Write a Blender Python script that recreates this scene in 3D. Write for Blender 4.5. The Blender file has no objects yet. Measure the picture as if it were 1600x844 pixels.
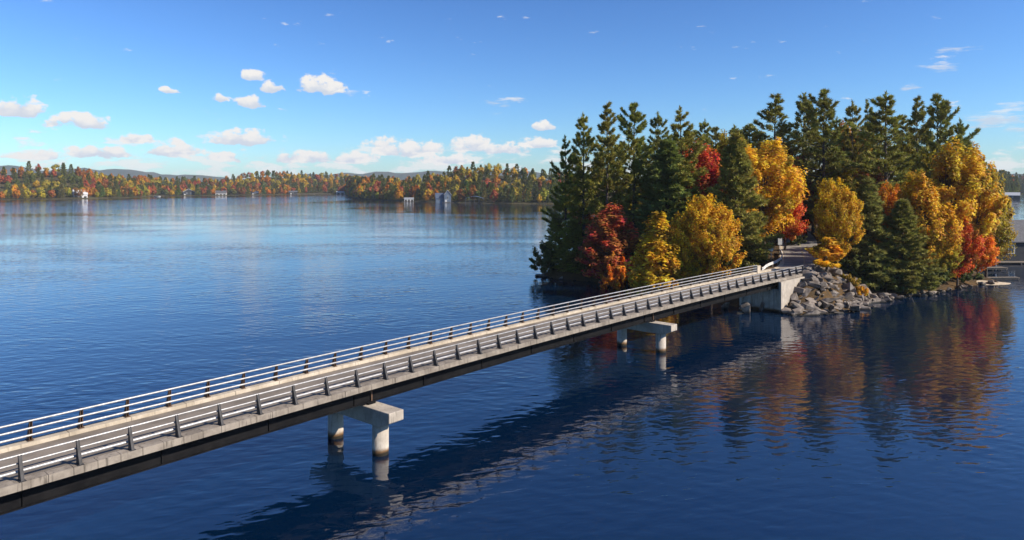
import bpy, bmesh, math, random
import numpy as np
from mathutils import Vector, Matrix, noise as mnoise

S = bpy.context.scene
C = S.collection
R = math.radians
rnd = random.Random(7)

# ------------------------------------------------------------------ camera, world, sun
CAM_H, FPX, HOR = 17.9, 1100.0, 288.0          # metres above the lake, focal length and horizon row (1600 x 844 frame)
cam_d = bpy.data.cameras.new('camera'); cam = bpy.data.objects.new('camera', cam_d); C.objects.link(cam)
cam.location = (0, 0, CAM_H); cam.rotation_euler = (R(90), 0, 0)
cam_d.sensor_width = 36; cam_d.lens = 36 * FPX / 1600; cam_d.shift_y = -(422 - HOR) / 1600
cam_d.clip_start = 0.5; cam_d.clip_end = 30000
S.camera = cam
S.view_settings.view_transform = 'Standard'; S.view_settings.look = 'None'
S.view_settings.exposure = 0.55; S.view_settings.gamma = 1.0
S.cycles.max_bounces = 8; S.cycles.transparent_max_bounces = 8
S.cycles.diffuse_bounces = 3; S.cycles.glossy_bounces = 4; S.cycles.transmission_bounces = 4
S.cycles.volume_bounces = 0
S.cycles.caustics_reflective = False; S.cycles.caustics_refractive = False

SUN_EL = R(34); SUN_AZ = math.atan2(0.95, -0.30)   # azimuth measured from +Y towards +X
sun_vec = Vector((math.sin(SUN_AZ) * math.cos(SUN_EL), math.cos(SUN_AZ) * math.cos(SUN_EL), math.sin(SUN_EL)))
sd = bpy.data.lights.new('sun', 'SUN'); so = bpy.data.objects.new('sun', sd); C.objects.link(so)
sd.energy = 5.0; sd.angle = R(0.5); sd.color = (1.0, 0.90, 0.76)
so.rotation_euler = sun_vec.to_track_quat('Z', 'Y').to_euler()

class NT:
    """small helper round a node tree"""
    def __init__(s, tree): s.t = tree; s.n = tree.nodes; s.n.clear()
    def add(s, typ, **kw):
        nd = s.n.new(typ)
        for k, v in kw.items():
            if k == 'ins':
                for kk, vv in v.items(): s.put(nd.inputs[kk], vv)
            else: setattr(nd, k, v)
        return nd
    def put(s, sock, v):
        if isinstance(v, bpy.types.NodeSocket): s.t.links.new(v, sock)
        elif v is not None: sock.default_value = v
    def math(s, op, a=None, b=None, c=None, clamp=False):
        nd = s.n.new('ShaderNodeMath'); nd.operation = op; nd.use_clamp = clamp
        for i, v in enumerate((a, b, c)):
            if v is not None: s.put(nd.inputs[i], v)
        return nd.outputs[0]
    def vmath(s, op, a=None, b=None, c=None):
        nd = s.n.new('ShaderNodeVectorMath'); nd.operation = op
        for i, v in enumerate((a, b, c)):
            if v is not None: s.put(nd.inputs[i], v)
        return nd.outputs[1] if op in ('LENGTH', 'DOT_PRODUCT') else nd.outputs[0]
    def noise(s, vec, scale, detail=4, rough=0.5, dist=0.0, out=0):
        nd = s.n.new('ShaderNodeTexNoise'); s.put(nd.inputs['Vector'], vec)
        nd.inputs['Scale'].default_value = scale; nd.inputs['Detail'].default_value = detail
        nd.inputs['Roughness'].default_value = rough; nd.inputs['Distortion'].default_value = dist
        return nd.outputs[out]
    def ramp(s, fac, stops):
        nd = s.n.new('ShaderNodeValToRGB'); s.put(nd.inputs[0], fac); el = nd.color_ramp.elements
        while len(el) < len(stops): el.new(0.5)
        for e, (p, c) in zip(el, stops): e.position = p; e.color = (*c, 1) if len(c) == 3 else c
        return nd.outputs[0]
    def mix(s, fac, a, b, mode='MIX'):
        nd = s.n.new('ShaderNodeMix'); nd.data_type = 'RGBA'; nd.blend_type = mode
        s.put(nd.inputs[0], fac)
        for i, v in ((6, a), (7, b)):
            s.put(nd.inputs[i], (*v, 1) if isinstance(v, tuple) and len(v) == 3 else v)
        return nd.outputs[2]
    def smooth(s, v, lo, hi, a=0.0, b=1.0):
        nd = s.n.new('ShaderNodeMapRange'); nd.interpolation_type = 'SMOOTHSTEP'
        s.put(nd.inputs[0], v)
        for i, x in zip((1, 2, 3, 4), (lo, hi, a, b)): s.put(nd.inputs[i], x)
        return nd.outputs[0]

def build_world():
    w = bpy.data.worlds.new('World'); S.world = w; w.use_nodes = True
    t = NT(w.node_tree)
    sky = t.add('ShaderNodeTexSky', sky_type='NISHITA', sun_disc=False)
    sky.sun_elevation = SUN_EL; sky.sun_rotation = SUN_AZ
    sky.altitude = 300; sky.air_density = 1.0; sky.dust_density = 0.4; sky.ozone_density = 1.0
    K = 0.14
    tint = t.mix(1.0, sky.outputs[0], (0.50*K, 0.68*K, 0.90*K), 'MULTIPLY'); tint.node.clamp_result = False
    tint = t.add('ShaderNodeGamma', ins={0: tint, 1: 1.36}).outputs[0]          # film-like deepening of the blue
    tint = t.mix(1.0, tint, (1/K, 1/K, 1/K), 'MULTIPLY'); tint.node.clamp_result = False
    d = t.add('ShaderNodeNewGeometry').outputs['Incoming']
    d = t.vmath('MULTIPLY', d, (-1, -1, -1)) if False else t.add('ShaderNodeTexCoord').outputs['Generated']
    sp = t.add('ShaderNodeSeparateXYZ', ins={0: d})
    az = t.math('ARCTAN2', sp.outputs[0], sp.outputs[1])
    hz = t.math('SQRT', t.math('ADD', t.math('MULTIPLY', sp.outputs[0], sp.outputs[0]), t.math('MULTIPLY', sp.outputs[1], sp.outputs[1])))
    el = t.math('ARCTAN2', sp.outputs[2], hz)
    ae = t.add('ShaderNodeCombineXYZ', ins={0: az, 1: el, 2: 0.0}).outputs[0]
    # ragged edges: the coordinates are shaken before the cloud shapes are looked up
    wob = t.noise(t.vmath('MULTIPLY', ae, (1, 1.5, 1)), 34, 5, 0.6, 0, out=1)
    aew = t.vmath('MULTIPLY_ADD', t.vmath('SUBTRACT', wob, (0.5, 0.5, 0.5)), (0.017, 0.010, 0), ae)
    puff = t.noise(t.vmath('MULTIPLY', ae, (1, 1.35, 1)), 58, 6, 0.58)
    # single cumulus clouds: (column, base row, half width, height) in picture units -> angles
    cl = [(503,141,50,32),(394,122,26,20),(424,140,24,20),(345,157,18,14),(388,164,32,21),(378,221,58,28),(272,240,54,30),(213,220,36,18),
          (30,176,60,34),(125,196,62,28),(604,236,44,34),(655,240,54,30),(742,231,50,30),(790,236,44,22),(848,200,26,15),(838,227,40,18),
          (480,250,60,22),(560,252,50,22),(350,250,50,18),(155,243,70,20),(60,246,60,18),(700,254,70,20),(262,142,18,9),(265,144,20,9)]
    wisps = [(787,157,46,9),(1462,105,48,9),(1428,137,30,6),(1560,186,100,17),(1590,168,60,11),(1490,75,60,8),(1590,202,40,8),(550,145,30,6)]
    D = None; V = None
    def ang(px, py):
        x, z = (px - 800) / FPX, (HOR - py) / FPX
        return math.atan(x), math.atan(z / math.sqrt(1 + x * x))
    for lst, soft in ((cl, 0), (wisps, 1)):
        for (px, py, w_, h_) in lst:
            a, b = ang(px, py); ca = math.cos(a) ** 2
            wa, ha = 0.9 * w_ / FPX * ca, (1.0 if soft else 0.8) * h_ / FPX * math.cos(a)
            m = t.vmath('MULTIPLY_ADD', aew, (1/wa, 1/ha, 0), (-a/wa, -b/ha, 0))
            q = t.add('ShaderNodeSeparateXYZ', ins={0: m})
            v = q.outputs[1]
            vv = t.math('MAXIMUM', v, t.math('MULTIPLY', v, -1.0 if soft else -3.2))
            qq = t.math('MULTIPLY_ADD', q.outputs[0], q.outputs[0], t.math('MULTIPLY', vv, vv))
            dd = t.math('SUBTRACT', 0.82 if soft else 1.0, qq)
            D = dd if D is None else t.math('MAXIMUM', D, dd)
            bb = t.math('MINIMUM', v, t.math('MULTIPLY_ADD', dd, 3.0, 1.0))
            V = bb if V is None else t.math('MAXIMUM', V, bb)
        if not soft: DC = D; D = None
    DW = D
    body = t.math('MULTIPLY_ADD', t.math('SUBTRACT', puff, 0.5), 3.4, DC)
    a1 = t.smooth(body, 0.05, 0.62)
    streak = t.noise(t.vmath('MULTIPLY', ae, (1, 5.5, 1)), 26, 6, 0.6)
    a2 = t.math('MULTIPLY', t.smooth(t.math('MULTIPLY_ADD', t.math('SUBTRACT', streak, 0.5), 4.5, DW), 0.2, 1.2), 0.75)
    # a bank of small fair-weather clouds all round, thicker towards the horizon
    bank = t.noise(t.vmath('MULTIPLY', ae, (1, 3.2, 1)), 21, 7, 0.6)
    cov = t.smooth(el, 0.024, 0.080, 0.485, 0.66)
    a3 = t.math('MULTIPLY', t.smooth(t.math('SUBTRACT', bank, cov), -0.02, 0.09), 0.75)
    V3 = t.math('MULTIPLY_ADD', t.math('SUBTRACT', bank, cov), 5.0, 0.25)
    alpha = t.math('MAXIMUM', t.math('MAXIMUM', a1, a2), a3)
    lit = t.math('MULTIPLY_ADD', t.math('SUBTRACT', puff, 0.5), 1.6, t.math('MAXIMUM', V, V3))
    lit = t.smooth(lit, -0.15, 0.55)
    col = t.mix(lit, (0.70, 0.76, 0.87), (1.0, 0.975, 0.95))
    cloud = t.mix(1.0, col, (4.5, 4.5, 4.5), 'MULTIPLY')
    cloud.node.clamp_result = False
    fin = t.mix(alpha, tint, cloud)
    bg = t.add('ShaderNodeBackground', ins={'Color': fin, 'Strength': 0.14})
    out = t.add('ShaderNodeOutputWorld', ins={'Surface': bg.outputs[0]})
build_world()

# ------------------------------------------------------------------ helpers
def ground(px, py, z=0.0):
    """the point at height z that a picture position looks at: used to survey the place"""
    d = (CAM_H - z) * FPX / (py - HOR)
    return ((px - 800) / FPX * d, d)

def mat(name, col=(0.5, 0.5, 0.5), rough=0.7, var=0.25, scale=3.0, metal=0.0, bump=0.0, bscale=20.0, spec=0.3, col2=None):
    m = bpy.data.materials.new(name); m.use_nodes = True; t = NT(m.node_tree)
    g = t.add('ShaderNodeNewGeometry').outputs['Position']
    n1 = t.noise(g, scale, 6, 0.62)
    c2 = col2 or tuple(c * (1 - var) for c in col); c1 = tuple(min(1, c * (1 + var * 0.5)) for c in col)
    c = t.mix(t.smooth(n1, 0.32, 0.68), c2, c1)
    b = t.add('ShaderNodeBsdfPrincipled', ins={'Base Color': c, 'Roughness': rough, 'Metallic': metal, 'Specular IOR Level': spec})
    if bump:
        bp = t.add('ShaderNodeBump', ins={'Height': t.noise(g, bscale, 6, 0.6), 'Strength': bump, 'Distance': 0.03})
        t.put(b.inputs['Normal'], bp.outputs[0])
    t.add('ShaderNodeOutputMaterial', ins={0: b.outputs[0]})
    return m

def obj(name, me, material=None, parent=None, loc=None):
    o = bpy.data.objects.new(name, me); C.objects.link(o)
    if material is not None and len(me.materials) == 0: me.materials.append(material)
    if parent is not None: o.parent = parent
    if loc is not None: o.location = loc
    return o

def tag(o, label=None, cat=None, group=None, kind=None):
    for k, v in (('label', label), ('category', cat), ('group', group), ('kind', kind)):
        if v: o[k] = v
    return o

def empty(name, loc=(0, 0, 0), rz=0.0):
    o = bpy.data.objects.new(name, None); C.objects.link(o)
    o.location = loc; o.rotation_euler = (0, 0, rz); o.empty_display_size = 0.3
    return o

def mesh_np(name, v, f):
    """v (n,3), f (m,k): one mesh from arrays"""
    me = bpy.data.meshes.new(name); v = np.asarray(v, np.float32); f = np.asarray(f, np.int32)
    m, k = f.shape
    me.vertices.add(len(v)); me.vertices.foreach_set('co', v.ravel())
    me.loops.add(m * k); me.loops.foreach_set('vertex_index', f.ravel())
    me.polygons.add(m); me.polygons.foreach_set('loop_start', np.arange(0, m * k, k, dtype=np.int32))
    me.update(calc_edges=True)
    return me

def mesh_py(name, v, f):
    me = bpy.data.meshes.new(name); me.from_pydata([tuple(p) for p in v], [], f); me.update()
    return me

class MB:
    """collects boxes, prisms and tubes that make up ONE piece"""
    def __init__(s): s.v = []; s.f = []
    def hexa(s, p):                       # 8 corners: bottom 4 ccw, top 4 ccw
        b = len(s.v); s.v += [tuple(q) for q in p]
        s.f += [[b+3,b+2,b+1,b], [b+4,b+5,b+6,b+7]] + [[b+i, b+(i+1)%4, b+4+(i+1)%4, b+4+i] for i in range(4)]
        return s
    def box(s, x0, x1, y0, y1, z0, z1):
        return s.hexa([(x0,y0,z0),(x1,y0,z0),(x1,y1,z0),(x0,y1,z0),(x0,y0,z1),(x1,y0,z1),(x1,y1,z1),(x0,y1,z1)])
    def prism(s, poly, ext):              # poly list of 3d points, ext vector
        b = len(s.v); n = len(poly); e = Vector(ext)
        s.v += [tuple(p) for p in poly] + [tuple(Vector(p) + e) for p in poly]
        s.f += [list(range(b+n-1, b-1, -1)), list(range(b+n, b+2*n))] + [[b+i, b+(i+1)%n, b+n+(i+1)%n, b+n+i] for i in range(n)]
        return s
    def tube(s, pts, rad, n=8, cap=True):
        pts = [Vector(p) for p in pts]
        rad = rad if isinstance(rad, (list, tuple)) else [rad] * len(pts)
        b = len(s.v); ref = None
        for i, p in enumerate(pts):
            d = (pts[min(i+1, len(pts)-1)] - pts[max(i-1, 0)]).normalized()
            u = d.cross(Vector((0, 0, 1)))
            if u.length < 0.15: u = d.cross(Vector((0, 1, 0)))
            u.normalize(); w = d.cross(u)
            for k in range(n):
                a = 2 * math.pi * k / n
                s.v.append(tuple(p + (u * math.cos(a) + w * math.sin(a)) * rad[i]))
        for i in range(len(pts) - 1):
            for k in range(n):
                s.f.append([b+i*n+k, b+i*n+(k+1)%n, b+(i+1)*n+(k+1)%n, b+(i+1)*n+k])
        if cap:
            s.f.append([b + k for k in range(n-1, -1, -1)]); e = b + (len(pts)-1)*n
            s.f.append([e + k for k in range(n)])
        return s
    def sweep(s, rings, closed=True):     # rings of equal length
        b = len(s.v); n = len(rings[0])
        for r in rings: s.v += [tuple(p) for p in r]
        for i in range(len(rings) - 1):
            for k in range(n if closed else n - 1):
                s.f.append([b+i*n+k, b+i*n+(k+1)%n, b+(i+1)*n+(k+1)%n, b+(i+1)*n+k])
        if closed:
            s.f.append([b + k for k in range(n-1, -1, -1)]); e = b + (len(rings)-1)*n
            s.f.append([e + k for k in range(n)])
        return s
    def mesh(s, name, smooth=False):
        me = mesh_py(name, s.v, s.f)
        bm = bmesh.new(); bm.from_mesh(me); bmesh.ops.recalc_face_normals(bm, faces=bm.faces); bm.to_mesh(me); bm.free()
        if smooth:
            for p in me.polygons: p.use_smooth = True
        return me
    def build(s, name, material, parent=None, loc=None, smooth=False):
        return obj(name, s.mesh(name, smooth), material, parent, loc)

# ------------------------------------------------------------------ materials
def water_material():
    m = bpy.data.materials.new('lake_water'); m.use_nodes = True; t = NT(m.node_tree)
    g = t.add('ShaderNodeNewGeometry').outputs['Position']
    rot = t.add('ShaderNodeMapping', ins={0: g, 2: (0, 0, R(-14))}).outputs[0]
    st = t.vmath('MULTIPLY', rot, (0.62, 1.25, 1))
    n1 = t.noise(st, 0.40, 1, 0.5, 0.7)
    n2 = t.noise(st, 1.05, 1, 0.5, 0.5)
    n3 = t.noise(t.vmath('MULTIPLY', rot, (0.8, 1.2, 1)), 3.2, 2, 0.5)
    wv = t.add('ShaderNodeTexWave', wave_type='BANDS', bands_direction='Y', wave_profile='SIN',
               ins={0: t.add('ShaderNodeMapping', ins={0: g, 2: (0, 0, R(27))}).outputs[0], 1: 0.24, 2: 7.5, 3: 3.0, 4: 0.5})
    # wind lanes: long patches of rough and of smooth water
    lane = t.smooth(t.noise(t.vmath('MULTIPLY', g, (0.0035, 0.011, 0)), 1.0, 3, 0.5, 0.8), 0.36, 0.62, 0.35, 1.15)
    patch = t.smooth(t.noise(t.vmath('MULTIPLY', g, (0.03, 0.045, 0)), 1.0, 3, 0.5, 0.5), 0.35, 0.65, 0.6, 1.25)
    # a breeze ruffles one long band of open water off the far shore
    sx = t.add('ShaderNodeSeparateXYZ', ins={0: g}); bn = t.noise(t.vmath('MULTIPLY', g, (0.006, 0.006, 0)), 1.0, 3, 0.5)
    k1 = t.math('SUBTRACT', t.math('MULTIPLY_ADD', sx.outputs[0], -3.0, sx.outputs[1]), 1334)
    k2 = t.math('ADD', t.math('SUBTRACT', t.math('MULTIPLY', sx.outputs[0], 1.9), sx.outputs[1]), 1674)
    k1 = t.math('MULTIPLY_ADD', bn, 160, k1); k2 = t.math('MULTIPLY_ADD', bn, 160, k2)
    band = t.math('MULTIPLY', t.smooth(k1, 40, 130), t.smooth(k2, 40, 130))
    lane = t.math('MULTIPLY_ADD', band, 1.5, lane)
    h = t.math('MULTIPLY', n1, 0.075)
    h = t.math('MULTIPLY_ADD', n2, 0.052, h)
    h = t.math('MULTIPLY_ADD', n3, 0.009, h)
    h = t.math('MULTIPLY_ADD', wv.outputs['Fac'], 0.008, h)
    h = t.math('MULTIPLY', h, t.math('MULTIPLY', t.math('MULTIPLY', lane, patch), 0.72))
    bp = t.add('ShaderNodeBump', ins={'Height': h, 'Strength': 1.0, 'Distance': 1.0})
    b = t.add('ShaderNodeBsdfPrincipled', ins={'Base Color': (0.0004, 0.009, 0.030, 1), 'Roughness': 0.03, 'IOR': 2.1, 'Normal': bp.outputs[0]})
    t.add('ShaderNodeOutputMaterial', ins={0: b.outputs[0]})
    return m

def leaf_material(name, trans=0.35, hue=0.06, val=0.55, green=0.0, rough=0.6):
    """leaf colour = the object's own colour, varied leaf by leaf and bough by bough"""
    m = bpy.data.materials.new(name); m.use_nodes = True; t = NT(m.node_tree)
    oi = t.add('ShaderNodeObjectInfo'); geo = t.add('ShaderNodeNewGeometry')
    r1 = geo.outputs['Random Per Island']
    tc = t.add('ShaderNodeTexCoord').outputs['Object']
    n = t.noise(tc, 0.42, 3, 0.55)
    hu = t.math('ADD', t.math('MULTIPLY_ADD', t.math('SUBTRACT', r1, 0.5), hue, 0.5), t.math('MULTIPLY', t.math('SUBTRACT', n, 0.5), hue * 1.6))
    va = t.math('MULTIPLY_ADD', t.math('SUBTRACT', r1, 0.5), val, t.math('MULTIPLY_ADD', n, 0.7, 0.68))
    base = oi.outputs['Color']
    if green:
        gf = t.math('MULTIPLY', t.smooth(t.noise(t.vmath('ADD', tc, (9, 3, 5)), 0.35, 3, 0.6), 0.45, 0.64), green)
        base = t.mix(gf, base, (0.17, 0.17, 0.022))
    hs = t.add('ShaderNodeHueSaturation', ins={'Hue': hu, 'Saturation': 1.0, 'Value': va, 'Color': base})
    d = t.add('ShaderNodeBsdfPrincipled', ins={'Base Color': hs.outputs[0], 'Roughness': rough, 'Specular IOR Level': 0.25})
    tr = t.add('ShaderNodeBsdfTranslucent', ins={'Color': hs.outputs[0]})
    mx = t.add('ShaderNodeMixShader', ins={0: trans, 1: d.outputs[0], 2: tr.outputs[0]})
    t.add('ShaderNodeOutputMaterial', ins={0: mx.outputs[0]})
    return m

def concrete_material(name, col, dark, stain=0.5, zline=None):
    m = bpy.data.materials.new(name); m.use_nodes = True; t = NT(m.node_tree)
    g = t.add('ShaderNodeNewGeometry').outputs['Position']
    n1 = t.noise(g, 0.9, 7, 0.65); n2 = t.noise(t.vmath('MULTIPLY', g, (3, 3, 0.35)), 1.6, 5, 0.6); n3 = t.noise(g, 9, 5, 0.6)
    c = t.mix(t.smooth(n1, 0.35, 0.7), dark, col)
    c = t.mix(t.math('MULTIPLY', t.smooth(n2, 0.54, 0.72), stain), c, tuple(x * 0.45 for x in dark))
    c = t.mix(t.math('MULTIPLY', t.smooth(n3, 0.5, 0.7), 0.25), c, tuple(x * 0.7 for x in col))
    if zline:                                         # tide mark: rust and algae just above the waterline
        z = t.add('ShaderNodeSeparateXYZ', ins={0: g}).outputs[2]
        zz = t.math('MULTIPLY_ADD', t.math('SUBTRACT', n1, 0.5), 0.5, z)
        c = t.mix(t.smooth(zz, 0.62, 0.30), c, (0.15, 0.085, 0.04)); c = t.mix(t.smooth(zz, 0.36, 0.14), c, (0.018, 0.015, 0.010))
    bp = t.add('ShaderNodeBump', ins={'Height': n3, 'Strength': 0.25, 'Distance': 0.02})
    b = t.add('ShaderNodeBsdfPrincipled', ins={'Base Color': c, 'Roughness': 0.85, 'Specular IOR Level': 0.2, 'Normal': bp.outputs[0]})
    t.add('ShaderNodeOutputMaterial', ins={0: b.outputs[0]})
    return m

def rock_material():
    m = bpy.data.materials.new('rock'); m.use_nodes = True; t = NT(m.node_tree)
    tc = t.add('ShaderNodeTexCoord').outputs['Object']; oi = t.add('ShaderNodeObjectInfo')
    v = t.vmath('ADD', tc, oi.outputs['Location'])
    n = t.noise(v, 1.6, 7, 0.68); n2 = t.noise(v, 0.5, 3, 0.5)
    c = t.mix(t.smooth(n, 0.35, 0.68), (0.05, 0.04, 0.033), (0.30, 0.255, 0.215))
    c = t.mix(t.math('MULTIPLY', oi.outputs['Random'], 0.55), c, (0.24, 0.19, 0.15))
    c = t.mix(t.math('MULTIPLY', t.smooth(n2, 0.55, 0.7), 0.5), c, (0.05, 0.05, 0.055))
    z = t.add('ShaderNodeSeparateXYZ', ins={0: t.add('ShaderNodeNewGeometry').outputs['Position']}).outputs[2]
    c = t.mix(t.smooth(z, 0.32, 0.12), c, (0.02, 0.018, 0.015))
    bp = t.add('ShaderNodeBump', ins={'Height': n, 'Strength': 0.7, 'Distance': 0.06})
    b = t.add('ShaderNodeBsdfPrincipled', ins={'Base Color': c, 'Roughness': 0.8, 'Specular IOR Level': 0.25, 'Normal': bp.outputs[0]})
    t.add('ShaderNodeOutputMaterial', ins={0: b.outputs[0]})
    return m

def litter_material(name, a, b_, c_, scale=0.5):
    m = bpy.data.materials.new(name); m.use_nodes = True; t = NT(m.node_tree)
    g = t.add('ShaderNodeNewGeometry').outputs['Position']
    n1 = t.noise(g, scale, 6, 0.65); n2 = t.noise(g, scale * 6, 6, 0.7); n3 = t.noise(g, scale * 0.3, 3, 0.5)
    c = t.mix(t.smooth(n1, 0.38, 0.62), a, b_); c = t.mix(t.smooth(n2, 0.48, 0.66), c, c_)
    c = t.mix(t.math('MULTIPLY', t.smooth(n3, 0.4, 0.6), 0.5), c, tuple(x * 0.5 for x in a))
    bp = t.add('ShaderNodeBump', ins={'Height': n2, 'Strength': 0.8, 'Distance': 0.15})
    b = t.add('ShaderNodeBsdfPrincipled', ins={'Base Color': c, 'Roughness': 0.95, 'Specular IOR Level': 0.1, 'Normal': bp.outputs[0]})
    t.add('ShaderNodeOutputMaterial', ins={0: b.outputs[0]})
    return m

M = {}
M['water'] = water_material()
M['needle'] = leaf_material('needles', 0.22, 0.05, 0.7, 0.0)
M['leaf'] = leaf_material('autumn_leaves', 0.45, 0.06, 0.5, 0.55)
M['leaf_far'] = leaf_material('far_leaves', 0.3, 0.05, 0.5, 0.5)
M['bark'] = mat('bark', (0.10, 0.075, 0.058), 0.9, 0.5, 4, bump=0.6, bscale=12)
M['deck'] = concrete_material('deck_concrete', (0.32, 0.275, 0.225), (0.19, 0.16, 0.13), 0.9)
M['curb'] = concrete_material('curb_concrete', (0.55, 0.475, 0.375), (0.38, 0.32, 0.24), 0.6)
M['pier'] = concrete_material('pier_concrete', (0.50, 0.44, 0.365), (0.34, 0.295, 0.245), 0.7, True)
M['asphalt'] = mat('worn_asphalt', (0.205, 0.174, 0.143), 0.9, 0.3, 0.5, bump=0.25, bscale=30, spec=0.15)
M['asphalt2'] = mat('asphalt', (0.27, 0.245, 0.22), 0.9, 0.3, 0.5, bump=0.25, bscale=30, spec=0.15)
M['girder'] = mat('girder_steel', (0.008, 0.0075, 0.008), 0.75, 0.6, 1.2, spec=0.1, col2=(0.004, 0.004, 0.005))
M['alu'] = mat('aluminium_rail', (0.40, 0.39, 0.385), 0.42, 0.25, 3, metal=0.35)
M['post'] = mat('post_steel', (0.045, 0.043, 0.045), 0.6, 0.4, 3, metal=0.2)
M['rust'] = mat('rust_post', (0.13, 0.075, 0.045), 0.7, 0.4, 3, metal=0.1)
M['white'] = mat('white_paint', (0.58, 0.57, 0.55), 0.5, 0.12, 2)
M['zinc'] = mat('galvanised', (0.55, 0.57, 0.60), 0.4, 0.15, 2, metal=0.5)
M['line'] = mat('yellow_line', (0.36, 0.30, 0.18), 0.8, 0.3, 3)
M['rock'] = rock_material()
M['litter'] = litter_material('forest_floor', (0.060, 0.045, 0.028), (0.115, 0.07, 0.03), (0.16, 0.085, 0.028))
M['far_floor'] = litter_material('far_floor', (0.05, 0.05, 0.025), (0.09, 0.07, 0.03), (0.13, 0.10, 0.06), 0.1)
M['sand'] = mat('sand', (0.52, 0.43, 0.31), 0.95, 0.2, 2)
M['wood'] = mat('dock_wood', (0.20, 0.165, 0.13), 0.85, 0.3, 3)
M['dark_wall'] = mat('dark_boards', (0.035, 0.038, 0.045), 0.7, 0.3, 2)
M['slate'] = mat('slate_roof', (0.11, 0.11, 0.12), 0.7, 0.3, 2)
M['grey_roof'] = mat('pale_roof', (0.50, 0.50, 0.50), 0.6, 0.2, 1)
M['blue_wall'] = mat('blue_grey_boards', (0.13, 0.17, 0.225), 0.7, 0.2, 1)
M['brown_wall'] = mat('brown_boards', (0.13, 0.07, 0.045), 0.8, 0.3, 1)
M['blue_cover'] = mat('blue_roof', (0.075, 0.10, 0.15), 0.6, 0.3, 1)
M['canopy'] = mat('canopy_cloth', (0.20, 0.27, 0.38), 0.7, 0.2, 1)
g_ = bpy.data.materials.new('window_glass'); g_.use_nodes = True
gb = g_.node_tree.nodes['Principled BSDF']; gb.inputs['Base Color'].default_value = (0.03, 0.05, 0.07, 1); gb.inputs['Roughness'].default_value = 0.05
M['glass'] = g_

# ------------------------------------------------------------------ lake
lake = obj('lake_water', mesh_py('lake_water', [(-6000,-600,0),(6000,-600,0),(6000,6000,0),(-6000,6000,0)], [[0,1,2,3]]), M['water'])
tag(lake, kind='structure')
bed = obj('lake_bed', mesh_py('lake_bed', [(-6000,-600,-4),(6000,-600,-4),(6000,6000,-4),(-6000,6000,-4)], [[0,1,2,3]]), M['far_floor'])
tag(bed, kind='structure')

# ------------------------------------------------------------------ bridge axis
B0 = Vector((-22.0, 30.2)); BU = Vector((0.661, 0.750)).normalized(); BN = Vector((-BU.y, BU.x)); BW = 5.4
def bpt(s, n=0.0, z=0.0):
    """point s metres along the bridge, n metres in from its near edge, at height z"""
    c = 1.4 * (1 - ((s - 46) / 50) ** 2)
    p = B0 + BU * s + BN * (c + n)
    return Vector((p.x, p.y, z))
def bdir(s): return (bpt(s + 0.5) - bpt(s - 0.5)).normalized()

# ------------------------------------------------------------------ island terrain
e1 = bpt(90, 0); e2 = bpt(90, BW)
road_pts = [tuple(bpt(100, BW/2)[:2]), (47.2, 114.2), (51.8, 125), (57.3, 140), (61.8, 151), (65.5, 165), (66.5, 185), (62, 205), (54, 225)]
road_z = [4.72, 4.78, 5.0, 5.6, 6.2, 7.0, 7.8, 8.3, 8.5]
road_w = [4.7, 5.8, 6.6, 6.4, 6.2, 6.0, 6.0, 6.0, 6.0]
def catmull(P, n):
    out = []; m = len(P)
    for i in range(m - 1):
        p0, p1, p2, p3 = (np.array(P[max(i-1,0)]), np.array(P[i]), np.array(P[i+1]), np.array(P[min(i+2,m-1)]))
        for k in range(n):
            t = k / n
            out.append(0.5*((2*p1)+(-p0+p2)*t+(2*p0-5*p1+4*p2-p3)*t*t+(-p0+3*p1-3*p2+p3)*t**3))
    out.append(np.array(P[-1], float)); return np.array(out)
RC = catmull([(x, y, z, w) for (x, y), z, w in zip(road_pts, road_z, road_w)], 8)

shore = [ground(842,432), ground(870,436), ground(930,441), ground(985,449), ground(1060,459), ground(1110,470), (33.0, 102.0),
         (e2.x+0.5, e2.y+0.3), (e1.x+0.4, e1.y-0.2), ground(1238,493), ground(1280,491), ground(1322,487), ground(1350,474), ground(1400,465), ground(1440,462),
         ground(1480,455), ground(1520,447), ground(1562,441), (93,139), (98,152), (110,168), (128,178), (140,200), (135,240), (110,290), (80,310), (52,280), (36,235), (24,195), (15,165), (8,148)]
SH = np.array(shore)
def shore_dist(P):
    """signed distance to the shoreline, positive on land"""
    P = np.asarray(P, float); d = np.full(len(P), 1e9); ins = np.zeros(len(P), bool); n = len(SH)
    for i in range(n):
        a, b = SH[i], SH[(i+1) % n]; ab = b - a
        t = np.clip(((P - a) @ ab) / (ab @ ab), 0, 1)
        d = np.minimum(d, np.linalg.norm(P - (a + t[:, None] * ab), axis=1))
        c = ((a[1] > P[:,1]) != (b[1] > P[:,1]))
        with np.errstate(divide='ignore', invalid='ignore'):
            xi = (b[0]-a[0]) * (P[:,1]-a[1]) / (b[1]-a[1] + 1e-12) + a[0]
        ins ^= c & (P[:,0] < xi)
    return np.where(ins, d, -d)
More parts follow.
